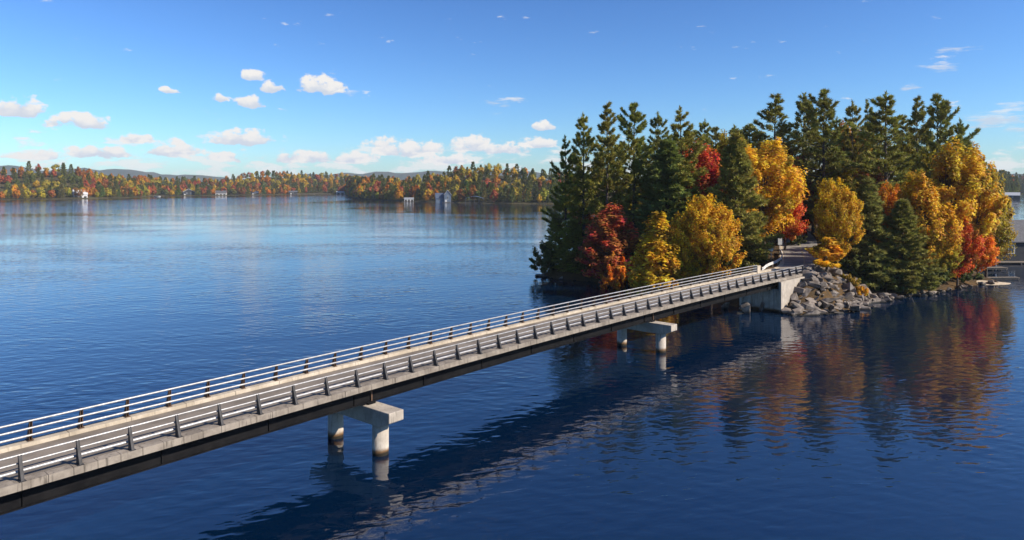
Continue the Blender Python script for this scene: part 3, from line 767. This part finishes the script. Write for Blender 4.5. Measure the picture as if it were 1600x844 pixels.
# fill: trees standing back in the wood
fr = random.Random(3)
fill = []
for px, top in ((900,240),(930,220),(965,230),(1010,225),(1045,215),(1085,205),(1120,200),(1150,197),(1172,195),(1130,215),(1198,210),(1232,225),(1270,200),(1310,185),(1340,205),(1365,190),(1410,185),(1445,200),(1480,205),(1500,225),(1520,235)):
    fill.append(('pine_tree', 'PINE' if fr.random() < .8 else 'SLIM', px, fr.uniform(158, 200), top, fr.uniform(48, 66), 'pine2', 'dark pine standing deep in the island wood behind the front trees', 'pines deep in the island wood'))
for px, top, c in ((920,330,'russet'),(980,300,'olive'),(1010,290,'olive'),(1060,262,'olive'),(1125,235,'gold'),(1180,232,'orange'),(1165,222,'gold'),(1225,222,'russet'),(1245,300,'russet'),(1325,196,'orange'),(1345,208,'orange'),(1300,250,'olive'),(1360,262,'russet'),(1420,225,'olive'),(1450,240,'olive'),(1515,262,'olive')):
    fill.append(('maple_tree', 'ROUND', px, fr.uniform(148, 175), top, fr.uniform(52, 70), c, {'russet':'russet-brown maple glimpsed deep in the island wood','olive':'olive-green maple glimpsed deep in the island wood','gold':'golden maple glimpsed between the pines of the island wood','orange':'orange maple glimpsed between the pines of the island wood'}[c], 'maples deep in the island wood'))
for nm, kd, px, d, top, w, c, lab, g in fill: tree(nm, kd, px, d, top, w, c, lab, group=g)
# lower storey: firs and shrubs along the shores
for px, d, top, w, c, kd, lab in (
        (870,138,335,38,'pine','FIR','small dark fir under the pine at the tip of the island point'),
        (895,134,345,50,'pine','FIR','small dark fir between the first two pines of the island point'),
        (925,132,360,50,'green','SHRUB','dark shrub under the tallest pine of the point, beside the crimson maple'),
        (985,128,372,50,'pine2','FIR','small dark fir between the crimson maple and the grey-green fir'),
        (1000,124,390,60,'green','SHRUB','dark shrub at the foot of the grey-green fir, by the water'),
        (1050,117,392,62,'green','SHRUB','dark shrub between the smaller golden maple and the large yellow one'),
        (1120,113,392,54,'green','SHRUB','dark shrub under the right side of the large yellow maple'),
        (1148,112,402,46,'green','SHRUB','dark shrub between the large yellow maple and the guardrail fir'),
        (1176,118,396,34,'green','SHRUB','dark shrub at the foot of the guardrail fir'),
        (1240,142,356,30,'green','SHRUB','dark shrub under the scarlet-orange maple beside the road'),
        (1330,114,398,46,'green','SHRUB','dark shrub under the thin yellow birch, above the rock bank'),
        (1385,113.5,412,50,'green','SHRUB','dark shrub at the water between the two shoreline firs'),
        (1440,117,414,50,'green','SHRUB','dark shrub at the water just past the smaller shoreline fir'),
        (1455,119,402,50,'green','SHRUB','dark shrub under the pale golden maple on the shore'),
        (1505,125,402,46,'green','SHRUB','dark shrub under the largest golden maple by the sandy landing')):
    if kd == 'FIR': tree('fir_tree','FIR',px,d,top,w,c,lab,'tree','small firs of the point')
    else: tree('shrub','SHRUB',px,d,top,w,c,lab,'shrub','shrubs along the island shore')
tree('shrub','SHRUB',853,137.5,382,46,'green','dark shrub leaning out over the water at the island tip','shrub')
tree('shrub','SHRUB',1326,108,428,26,'olive','low yellow-green weeds on top of the rock bank','shrub')
tree('shrub','SHRUB',1345,108,446,22,'gold','patch of golden weeds between the rock bank and the dark green fir','shrub')
tree('shrub','SHRUB',965,121,402,44,'orange','orange shrub by the water below the crimson maple','shrub')
tree('shrub','SHRUB',930,130,372,44,'russet','russet shrub between the crimson maple and the point pines','shrub')

# ------------------------------------------------------------------ far shores
far_line = [(-420,317),(-200,314),(0,312),(120,311),(200,309),(250,306.5),(300,306),(350,305.5),(430,304.5),(480,303.5),(545,303.2)]
head_line = [(541,305.5),(548,308.5),(562,311),(620,314),(690,316),(760,318),(860,319),(960,318.5),(1100,316),(1300,314),(1480,312),(1560,311),(1592,310)]
right_line = [(1480,302),(1600,301),(1700,303),(1900,306)]
def interp_line(line, n):
    out = []
    for i in range(len(line)-1):
        for k in range(n):
            t = k / n; out.append((line[i][0]*(1-t)+line[i+1][0]*t, line[i][1]*(1-t)+line[i+1][1]*t))
    out.append(line[-1]); return out
def ridge_h(px, back, R_):
    t = min(1, max(0, back / 150)); n = mnoise.noise(Vector((px*0.006, back*0.004, 4.2)))
    return 0.5 + R_(px) * (t*t*(3-2*t)) * (1 + 0.35 * n)
def Rfar(px): return float(np.interp(px, [-400, 0, 100, 200, 260, 340, 400, 470, 545], [26, 27, 30, 20, 16, 18, 32, 24, 26]))
def Rhead(px): return float(np.interp(px, [541, 600, 640, 750, 860, 1100, 1480, 1540, 1592], [16, 15, 15, 24, 21, 20, 26, 30, 12]))
def Rright(px): return 24.0
SHORES = []
for nm, line, RF in (('far_shore', far_line, Rfar), ('headland', head_line, Rhead), ('right_shore', right_line, Rright)):
    pts = interp_line(line, 6); backs = [-6, 0, 4, 15, 40, 80, 120, 160, 260, 500]
    vs = []; fs = []
    for (px, py) in pts:
        x, y = ground(px, py); r = math.hypot(x, y); ux, uy = x / r, y / r
        for b in backs:
            z = -2.0 if b < 0 else (0.05 if b == 0 else ridge_h(px, b, RF))
            vs.append((x + ux*b, y + uy*b, z))
    m = len(backs)
    for i in range(len(pts)-1):
        for k in range(m-1): fs.append([i*m+k, (i+1)*m+k, (i+1)*m+k+1, i*m+k+1])
    me = mesh_py(nm, vs, fs)
    for p in me.polygons: p.use_smooth = True
    o = tag(obj(nm, me, M['far_floor']), kind='structure'); SHORES.append((nm, line, RF))

def far_conifer(seed, H=19, W=7.0):
    rs = np.random.RandomState(seed); n = 330
    t = rs.uniform(0.06, 1, n) ** 0.9; r = W/2 * (1.04 - t) ** 0.8 * rs.uniform(0.35, 1.05, n) * (0.8 + 0.3*np.sin(t*34)); a = rs.uniform(0, 6.28, n)
    pos = np.column_stack([r*np.cos(a), r*np.sin(a), t*H]); ax = np.column_stack([np.cos(a), np.sin(a), np.full(n, 0.35 + 0.0)])
    return tri_blades(rs, pos, ax, 2, 1.7, 0.5, 0.4)
def far_round(seed, H=14, W=10.5):
    rs = np.random.RandomState(seed); nc = 26; v = []
    cen = rs.normal(0, 1, (nc, 3)); cen /= np.linalg.norm(cen, axis=1, keepdims=True); cen *= rs.uniform(0.45, 0.85, (nc, 1))
    k = 30; u = rs.normal(0, 1, (nc*k, 3)); u /= np.linalg.norm(u, axis=1, keepdims=True)
    p = np.repeat(cen, k, 0) + u * rs.uniform(0.14, 0.34, (nc*k, 1)); p[:, 2] = np.maximum(p[:, 2], -0.98)
    w = 1.05 - 0.28 * p[:, 2:3]; p = np.column_stack([p[:, :2] * w, p[:, 2]])
    pos = p * np.array([W/2, W/2, H*0.48]) + np.array([0, 0, H*0.52])
    nrm = u + np.repeat(cen, k, 0) * 0.9 + np.array([0, 0, 0.3]); nrm /= np.linalg.norm(nrm, axis=1, keepdims=True)
    a = np.cross(nrm, rs.normal(0, 1, nrm.shape)); a /= np.linalg.norm(a, axis=1, keepdims=True); b = np.cross(nrm, a); s = rs.uniform(0.45, 0.85, (nc*k, 1))
    v = np.stack([pos - a*s, pos + b*s*.7, pos + a*s, pos - b*s*.7], 1).reshape(-1, 3)
    return v, np.arange(len(v)).reshape(-1, 4)
def with_trunk(vf, H):
    v, f = vf; b = len(v); tv = []; r = 0.28
    for z, q in ((-1.0, r), (H*0.5, r*0.6)): tv += [(q*math.cos(a), q*math.sin(a), z) for a in (0, 1.571, 3.142, 4.712)]
    tf = [[b+k, b+(k+1) % 4, b+4+(k+1) % 4, b+4+k] for k in range(4)]
    return np.vstack([v, tv]), np.vstack([f, tf])
FC = [with_trunk(far_conifer(200+i, 18, [11.0, 12.0, 9.5][i]), 19) for i in range(3)]
FR = [with_trunk(far_round(220+i, 14, [10.5, 9.5, 11, 9][i]), 14) for i in range(4)]
def far_me(v, f, nm):
    me = mesh_np(nm, v, f); me.materials.append(M['leaf_far']); return me
FCm = [far_me(*x, 'far_conifer') for x in FC]; FRm = [far_me(*x, 'far_broadleaf') for x in FR]
FCOL = [('golden', 'gold', 0.85), ('yellow-green', 'olive', 1.0), ('orange', 'orange', 0.8), ('rust-red', 'russet', 1.1), ('dark red', 'crimson', 0.7), ('green', 'green', 1.1)]
qr = random.Random(77); cand = []
for nm, line, RF in SHORES:
    pts = interp_line(line, 40)
    lo, hi = {'far_shore': (-60, 545), 'headland': (544, 1590), 'right_shore': (1575, 1690)}[nm]
    for row, back in enumerate((7, 20, 38, 60, 85, 112, 140)):
        acc = qr.uniform(0, 6); prev = None
        for px, py in pts:
            x, y = ground(px, py)
            if prev is not None: acc += math.hypot(x-prev[0], y-prev[1])
            prev = (x, y)
            if acc < 7.4 or px < lo or px > hi: continue
            acc = qr.uniform(-2.2, 1.2)
            if 905 < px < 1525: continue                               # nothing of it shows behind the island
            r = math.hypot(x, y); b = back + qr.uniform(-6, 6); b = max(b, 4)
            z = ridge_h(px, b, RF)
            con = qr.random() < (0.22 if row < 2 else 0.30)
            if nm == 'headland' and px > 640 and px < 900: con = qr.random() < 0.42
            if px > 1525: con = qr.random() < 0.85
            sc = qr.uniform(0.72, 1.15) * (0.88 if row == 0 else 1.0) * (0.84 if con and row > 1 else 1.0)
            cand.append((row, b, x + x/r*b, y + y/r*b, z, con, sc, nm, px))
def blocked(px, py_row): return False
# leave room for the houses on the shore: (column range, rows kept free)
GAPS = [(108,140),(282,306),(334,356),(236,250),(448,512),(524,540),(676,706),(724,760),(630,648),(1566,1592)]
cand = [c for c in cand if not (c[0] == 0 and any(a-2 <= c[8] <= b+2 for a, b in GAPS))]
cand.sort(key=lambda c: (c[0], c[3]))
indiv, mass = cand[:225], cand[225:]
sh_name = {'far_shore': 'the far wooded shore', 'headland': 'the wooded headland across the lake', 'right_shore': 'the far shore beyond the island'}
def patch(x, y): return int((mnoise.noise(Vector((x * 0.013, y * 0.013, 7.7))) + 0.5) * 7.0) % len(FCOL)
def pick_col(con, x=0, y=0):
    if con: return ('dark green', tuple(c * qr.uniform(0.8, 1.35) for c in (0.15, 0.155, 0.040)))
    nm, key, k = FCOL[patch(x, y)] if qr.random() < 0.5 else qr.choices(FCOL, (6, 6, 5, 3, 1.4, 3))[0]
    return (nm, tuple(c * k * qr.uniform(0.7, 1.05) for c in COL[key]))
for row, b, x, y, z, con, sc, nm, px in indiv:
    o = bpy.data.objects.new('conifer_tree' if con else 'broadleaf_tree', qr.choice(FCm if con else FRm)); C.objects.link(o)
    o.location = (x, y, z - 0.3); o.scale = (sc, sc, sc * qr.uniform(0.88, 1.12)); o.rotation_euler = (0, 0, qr.uniform(0, 6.28))
    cn, cc = pick_col(con, x, y); o.color = (*cc, 1)
    tag(o, f"{cn} {'conifer' if con else 'autumn tree'} at the front of {sh_name[nm]}", 'tree', f'trees along {sh_name[nm]}')
# the rest of the wood, seen as one mass: one mesh per leaf colour is avoided by a colour attribute-free split into one object per tone
def mass_object(name, items, col, label):
    vs, fs, off = [], [], 0
    for row, b, x, y, z, con, sc, nm, px in items:
        v, f = qr.choice(FC if con else FR); a = qr.uniform(0, 6.28); ca, sa = math.cos(a), math.sin(a)
        q = np.column_stack([(v[:,0]*ca - v[:,1]*sa)*sc + x, (v[:,0]*sa + v[:,1]*ca)*sc + y, v[:,2]*sc + z - 0.3])
        vs.append(q); fs.append(f + off); off += len(v)
    if not vs: return
    o = obj(name, mesh_np(name, np.vstack(vs), np.vstack(fs)), M['leaf_far']); o.color = (*col, 1)
    tag(o, label, 'wood', kind='stuff')
cons = [c for c in mass if c[5]]; bro = [c for c in mass if not c[5]]
mass_object('conifer_wood', cons, (0.15, 0.155, 0.040), 'dark conifers massed on the far hillsides behind the shore trees')
parts = {}
for c in bro: parts.setdefault(patch(c[2], c[3]) if qr.random() < 0.5 else qr.choices(range(len(FCOL)), (5, 6, 5, 4, 1.4, 3))[0], []).append(c)
for k, items in parts.items():
    nm, key, kk = FCOL[k]
    mass_object('autumn_wood', items, tuple(x * kk * 0.85 for x in COL[key]), f'{nm} autumn trees massed on the far hillsides')

# distant hills
def hill(name, px0, px1, d, top, seed):
    n = 60; vs = []; fs = []
    for i in range(n + 1):
        px = px0 + (px1 - px0) * i / n; x = (px - 800) / FPX * d
        e = math.sin(math.pi * i / n) ** 0.5
        h = CAM_H + (HOR - top) / FPX * d
        h = h * e * (0.82 + 0.25 * mnoise.noise(Vector((px * 0.02, seed, 0))) + 0.08 * mnoise.noise(Vector((px * 0.11, seed, 5))))
        for k, (b, q) in enumerate(((-500, 0.0), (-250, 0.55), (0, 1.0), (500, 0.0))): vs.append((x, d + b, -1 + h * q))
    for i in range(n):
        for k in range(3): fs.append([i*4+k, (i+1)*4+k, (i+1)*4+k+1, i*4+k+1])
    me = mesh_py(name, vs, fs)
    for p in me.polygons: p.use_smooth = True
    tag(obj(name, me, M['hillwood']), kind='structure')
M['hillwood'] = litter_material('hill_wood', (0.035, 0.05, 0.025), (0.06, 0.05, 0.025), (0.05, 0.06, 0.03), 0.01)
hill('distant_hills', -300, 420, 5300, 257, 1.3)
hill('distant_hills', 380, 1000, 5300, 262, 5.1)
hill('distant_hills', 1400, 2100, 3400, 262, 8.7)

# ------------------------------------------------------------------ houses and docks on the water
def gable(name, label, cat, px, py, d, w, dep, hw, hr, wall, roof, rz=0.0, win=2, dock=True, ridge='x', trim='white', door=True, base=0.5, slips=0):
    """boathouse: width w, depth dep, wall height hw, roof rise hr; front faces -y"""
    x = (px - 800) / FPX * d
    t = empty(name, (x, d, 0), rz + (math.atan2(-x, d) if d > 300 else 0)); tag(t, label, cat)
    z0 = base; z1 = base + hw
    MB().box(-w/2, w/2, 0, dep, z0 - 1.2, z1).build('wall', M[wall], t)
    o = 0.45
    if ridge == 'x':
        prof = lambda x_: [(x_, -o, z1-0.05), (x_, dep/2, z1+hr), (x_, dep+o, z1-0.05), (x_, dep+o, z1+0.18), (x_, dep/2, z1+hr+0.24), (x_, -o, z1+0.18)]
        MB().sweep([prof(-w/2-o), prof(w/2+o)]).build('roof', M[roof], t)
        for sx in (-1, 1):
            MB().prism([(sx*(w/2-0.1), 0.05, z1), (sx*(w/2-0.1), dep-0.05, z1), (sx*(w/2-0.1), dep/2, z1+hr-0.05)], (0.08*sx, 0, 0)).build('gable', M[wall], t)
    else:
        prof = lambda y_: [(-w/2-o, y_, z1-0.05), (0, y_, z1+hr), (w/2+o, y_, z1-0.05), (w/2+o, y_, z1+0.2), (0, y_, z1+hr+0.28), (-w/2-o, y_, z1+0.2)]
        MB().sweep([prof(-o), prof(dep+o)]).build('roof', M[roof], t)
        MB().prism([(-w/2+0.05, 0.02, z1), (w/2-0.05, 0.02, z1), (0, 0.02, z1+hr-0.05)], (0, 0.08, 0)).build('gable', M[wall], t)
        for sx in (-1, 1):
            MB().sweep([[(sx*(w/2+o), -o-0.06, z1-0.15), (sx*(w/2+o), -o-0.06, z1+0.25), (sx*(w/2+o), -o-0.01, z1+0.25), (sx*(w/2+o), -o-0.01, z1-0.15)],
                        [(0, -o-0.06, z1+hr-0.1), (0, -o-0.06, z1+hr+0.33), (0, -o-0.01, z1+hr+0.33), (0, -o-0.01, z1+hr-0.1)]]).build('bargeboard', M[trim], t)
    for k in range(win):
        cx = -w/2 + w * (k + 0.5 + (0.5 if door else 0)) / (win + (1 if door else 0)) if win else 0
        f = MB().box(cx-0.75, cx+0.75, -0.06, 0.02, z0+hw*0.38, z0+hw*0.86).build('window', M[trim], t)
        for q in (-1, 1): MB().box(cx+q*0.33-0.27, cx+q*0.33+0.27, -0.09, -0.061, z0+hw*0.42, z0+hw*0.82).build('pane', M['glass'], f)
    if door:
        cx = -w/2 + w * 0.5 / (win + 1)
        MB().box(cx-0.9, cx+0.9, -0.05, 0.02, z0+0.05, z0+min(2.3, hw*0.85)).build('door', M[trim], t)
    for k in range(slips):
        cx = -w/2 + w * (k + 0.5) / slips
        MB().box(cx-w/slips*0.30, cx+w/slips*0.30, -0.04, 0.02, z0-1.0, z0+hw*0.55).build('slip_shade_panel', M['dark_wall'], t)  # dark panel on the wall, coloured as the shade inside a boat slip
    if dock:
        dk = MB().box(-w/2-2.2, w/2+2.2, -2.4, -0.1, 0.28, 0.46).build('dock', M['wood'], t)
        for q in np.linspace(-w/2-2, w/2+2, 5): MB().box(q-0.12, q+0.12, -2.35, -2.1, -1.5, 0.275).build('pile', M['wood'], dk)
    return t
def dist(py): return CAM_H * FPX / (py - HOR)
gable('boathouse', 'white boathouse with pale grey roof and wide veranda on the far shore', 'boathouse', 126, 311, dist(310.5)+1, 15, 10, 4.4, 6.0, 'white', 'grey_roof', 0.15, 0, True, 'x', door=False, slips=3)
gable('boathouse_annex', 'dark shed built against the white boathouse', 'shed', 112, 311, dist(310.5)+2, 8, 8, 3.5, 3.0, 'dark_wall', 'slate', 0.1, 1, False, 'y', trim='slate')
gable('lake_house', 'dark house with white gable trim on the far shore', 'house', 295, 305, dist(305.9)+1, 17, 10, 5.0, 5.0, 'dark_wall', 'slate', 0.1, 2, True, 'y', slips=2)
gable('cottage', 'low cottage with a white lower storey beside golden trees on the far shore', 'house', 345, 305, dist(305.4)+1, 16, 10, 3.0, 4.0, 'white', 'slate', -0.1, 0, True, 'x', door=False, slips=3)
gable('boathouse', 'small dark boathouse on the far shore between the cottage and the long docks', 'boathouse', 398, 304, dist(304.8), 11, 9, 3.2, 2.5, 'dark_wall', 'blue_cover', 0, 1, True, 'x')
gable('boathouse', 'dark low boathouse beside the long pale docks', 'boathouse', 458, 303.6, dist(304.0), 14, 9, 3.5, 2.4, 'dark_wall', 'slate', 0, 1, True, 'x')
gable('boathouse', 'white flat-roofed boathouse at the head of the bay', 'boathouse', 532, 303.2, dist(303.4)-20, 14, 9, 3.6, 1.0, 'white', 'grey_roof', 0, 0, True, 'x', door=False, slips=2)
gable('boathouse', 'blue-grey boathouse with pointed white-trimmed gable', 'boathouse', 699.5, 317, dist(316.6)-1, 6.6, 8, 7.0, 4.4, 'blue_wall', 'slate', 0.05, 1, True, 'y', door=True)
gable('boathouse_wing', 'low slate-roofed side wing of the gabled blue-grey boathouse', 'boathouse', 687.3, 317, dist(316.6), 8.0, 7, 3.4, 5.2, 'blue_wall', 'blue_cover', 0.05, 1, False, 'x', door=False)
gable('boathouse', 'small white flat-roofed boathouse on the headland shore', 'boathouse', 639, 315, dist(315), 9.5, 6, 2.6, 0.6, 'white', 'grey_roof', 0, 0, True, 'x', door=False, slips=3)
gable('boathouse', 'white-roofed boathouse on the far shore beyond the island', 'boathouse', 1582, 311, dist(311.5)-12, 14, 9, 4.2, 3.4, 'dark_wall', 'white', 0, 1, True, 'x')
def plank_dock(px, py, w, dep, label, z=0.45, rz=0.0, mat_='wood', n=None, group=None):
    x, y = ground(px, py, 0); t = empty('dock', (x, y, 0), rz); tag(t, label, 'dock', group)
    n = n or max(3, int(w / 2))
    for k in range(n):
        a = -w/2 + w * k / n; MB().box(a+0.03, a+w/n-0.03, 0, dep, z-0.09, z).build('plank', M[mat_], t)
    MB().box(-w/2, w/2, 0.1, 0.3, z-0.35, z-0.093).build('beam', M['wood'], t); MB().box(-w/2, w/2, dep-0.3, dep-0.1, z-0.35, z-0.093).build('beam', M['wood'], t)
    for q in (-w/2+0.3, 0, w/2-0.3):
        for yy in (0.2, dep-0.2): MB().tube([(q, yy, -3), (q, yy, z-0.1)], 0.12, 8).build('pile', M['wood'], t)
    return t
plank_dock(475, 304.2, 34, 6, 'long pale dock beside the dark low boathouse', 0.9, 0, 'sand')
plank_dock(502, 304.0, 30, 6, 'long pale dock nearest the head of the bay', 0.9, 0, 'sand')
plank_dock(243, 307.2, 22, 5, 'pale dock under golden trees on the far shore', 0.9, 0, 'sand')
def arch_shelter(px, py, w, label):
    x, y = ground(px, py, 0); t = empty('boat_shelter', (x, y, 0)); tag(t, label, 'boat shelter')
    dep = 8; zt = 4.6
    arc = [(-w/2 + w*k/12, zt + 2.0 * math.sin(math.pi*k/12)) for k in range(13)]
    MB().sweep([[(a, yy, z) for a, z in arc] + [(a, yy, z-0.15) for a, z in reversed(arc)] for yy in (0, dep)]).build('canopy', M['canopy'], t)
    for k in range(5):
        for yy in (0.2, dep-0.2):
            a = -w/2 + w*k/4; MB().tube([(a*0.98, yy, -1.5), (a*0.98, yy, zt+0.0)], 0.14, 6).build('post', M['slate'], t)
    MB().box(-w/2-2.5, w/2+2.5, -1.4, 0.0, 0.25, 0.45).build('deck', M['wood'], t)
    return t
arch_shelter(741, 317.6, 17, 'open boat shelter with blue arched canopy on the headland shore')
def motor_boat(px, py, ln, label, rz=0.0, hull='white'):
    x, y = ground(px, py, 0); t = empty('motor_boat', (x, y, 0), rz); tag(t, label, 'boat')
    rings = []
    for k in range(7):
        q = k / 6; xx = -ln/2 + ln*q; hw = ln*0.17*(1 - max(0, q-0.45)**2*3.2); zt = 0.75 + 0.35*q*q
        rings.append([(xx, -hw, zt), (xx, -hw*0.75, 0.0), (xx, 0, -0.25), (xx, hw*0.75, 0.0), (xx, hw, zt)])
    MB().sweep(rings).build('hull', M[hull], t)
    MB().hexa([(-ln*0.12,-ln*.1,0.85),(ln*0.16,-ln*.08,0.9),(ln*0.16,ln*.08,0.9),(-ln*0.12,ln*.1,0.85),(-ln*0.12,-ln*.09,1.55),(ln*0.06,-ln*.07,1.55),(ln*0.06,ln*.07,1.55),(-ln*0.12,ln*.09,1.55)]).build('windscreen', M['glass'], t)
    MB().box(-ln/2-0.3, -ln/2+0.1, -0.25, 0.25, 0.2, 1.3).build('outboard', M['dark_wall'], t)
    return t
motor_boat(550, 308.8, 11, 'dark-hulled boat moored off the tip of the headland', 0.2, 'dark_wall')
motor_boat(246, 307.4, 9, 'white boat tied up at the pale dock under golden trees', 0, 'white')
motor_boat(1588, 349, 5.5, 'small dark boat on the open water beyond the dark boathouse', 0.4, 'dark_wall')
# near the right edge: big dark boathouse, boat lift, landing
gable('boathouse', 'big dark-boarded boathouse with grey roof beyond the sandy landing', 'boathouse', 1624, 410, 160, 19, 12, 4.2, 4.6, 'dark_wall', 'slate', 0.0, 3, True, 'x', door=False)
def boat_lift():
    x, y = ground(1546, 420, 0); t = empty('boat_lift', (x, y, 0), 0.1); tag(t, 'boat lift with white canopy beside the spreading yellow-green maple', 'boat lift')
    MB().sweep([[(a, yy, 3.0 + 0.55*math.cos(a/2.0*1.4)) for a in (-2, -1, 0, 1, 2)] + [(a, yy, 2.85 + 0.55*math.cos(a/2.0*1.4)) for a in (2, 1, 0, -1, -2)] for yy in (0, 6)]).build('canopy', M['white'], t)
    for sx in (-1.8, 1.8):
        for yy in (0.4, 5.6): MB().tube([(sx, yy, -2), (sx, yy, 3.05)], 0.09, 8).build('post', M['zinc'], t)
        MB().box(sx-0.08, sx+0.08, 0.3, 5.7, 0.9, 1.05).build('cradle_beam', M['zinc'], t)
boat_lift()
plank_dock(1552, 423, 6.5, 2.0, 'low wooden dock below the white boat lift', 0.6, 0.05, 'wood', 9)
plank_dock(1566, 437, 7, 1.1, 'narrow walkway dock leading out from the sandy landing', 0.4, 0.05, 'wood', 10)
# sandy landing
sx_, sy_ = ground(1535, 443)
rings = []
sl = bpy.data.meshes.new('sand_landing'); bm = bmesh.new()
for k in range(28):
    a = 2*math.pi*k/28; r = 1 + 0.18*mnoise.noise(Vector((math.cos(a)*1.3, math.sin(a)*1.3, 2)))
    bm.verts.new((math.cos(a)*6.5*r, math.sin(a)*2.6*r, -0.12))
ctr = bm.verts.new((0, 0.4, 0.55)); bm.verts.ensure_lookup_table()
for k in range(28): bm.faces.new((bm.verts[k], bm.verts[(k+1) % 28], ctr))
bm.to_mesh(sl); bm.free()
for p in sl.polygons: p.use_smooth = True
tag(obj('sand_landing', sl, M['sand'], None, (sx_, sy_, 0)), kind='structure')

# ------------------------------------------------------------------ roadside things at the bridge end
def guardrail():
    pts3 = catmull([(37.6, 105.9, 0), (40.5, 110.9, 0), (43.8, 116.0, 0), (47.0, 122.5, 0), (49.8, 130.5, 0)], 5)
    t = empty('guardrail', (37.6, 105.9, 4.7)); tag(t, 'white beam guardrail curving along the road from the bridge railing', 'guardrail')
    zs = [max(lz(p[0], p[1]), 4.5) for p in pts3]
    off = Vector((37.6, 105.9, 4.7)); rings = []
    for i, p in enumerate(pts3):
        d = pts3[min(i+1, len(pts3)-1)] - pts3[max(i-1, 0)]; d = Vector((d[0], d[1], 0)).normalized(); n = Vector((d.y, -d.x, 0))
        c = Vector((p[0], p[1], zs[i])) - off
        rings.append([c + n*a + Vector((0, 0, z)) for a, z in ((0, 0.40), (0.09, 0.46), (0.09, 0.56), (0.02, 0.62), (0.09, 0.68), (0.09, 0.79), (0, 0.85), (-0.03, 0.85), (-0.03, 0.40))])
        if i % 3 == 1: MB().box(c.x-0.09, c.x+0.09, c.y-0.05, c.y+0.12, c.z-0.4, c.z+0.83).build('post', M['wood'], t)
    MB().sweep(rings).build('beam', M['white'], t)
guardrail()
def road_sign(x, y, h, shape, label, rz):
    z = lz(x, y) - 0.05; t = empty('road_sign', (x, y, z), rz); tag(t, label, 'sign', None)
    MB().tube([(0, 0, -0.3), (0, 0, h)], 0.05, 8).build('post', M['zinc'], t)
    if shape == 'oct': poly = [(0.52*math.cos(math.pi/8 + k*math.pi/4), -0.08, h-0.45 + 0.52*math.sin(math.pi/8 + k*math.pi/4)) for k in range(8)]
    else: poly = [(-0.45, -0.08, h-1.1), (0.45, -0.08, h-1.1), (0.45, -0.08, h+0.1), (-0.45, -0.08, h+0.1)]
    MB().prism(poly, (0, 0.025, 0)).build('plate', M['zinc'], t)
road_sign(44.7, 121.5, 2.5, 'oct', 'eight-sided sign plate on a post behind the white guardrail', 0.25)
road_sign(49.3, 129.6, 2.9, 'rect', 'tall rectangular sign plate on a post past the guardrail end', 0.3)

# ------------------------------------------------------------------ haze
hz_m = bpy.data.materials.new('haze'); hz_m.use_nodes = True; t = NT(hz_m.node_tree)
pv = t.add('ShaderNodeVolumePrincipled', ins={'Color': (0.80, 0.90, 1.0, 1), 'Density': 0.00007})
t.add('ShaderNodeOutputMaterial', ins={'Volume': pv.outputs[0]})
hz = MB().box(-6200, 6200, -700, 6200, -5.2, 130).build('haze', hz_m); tag(hz, kind='stuff')
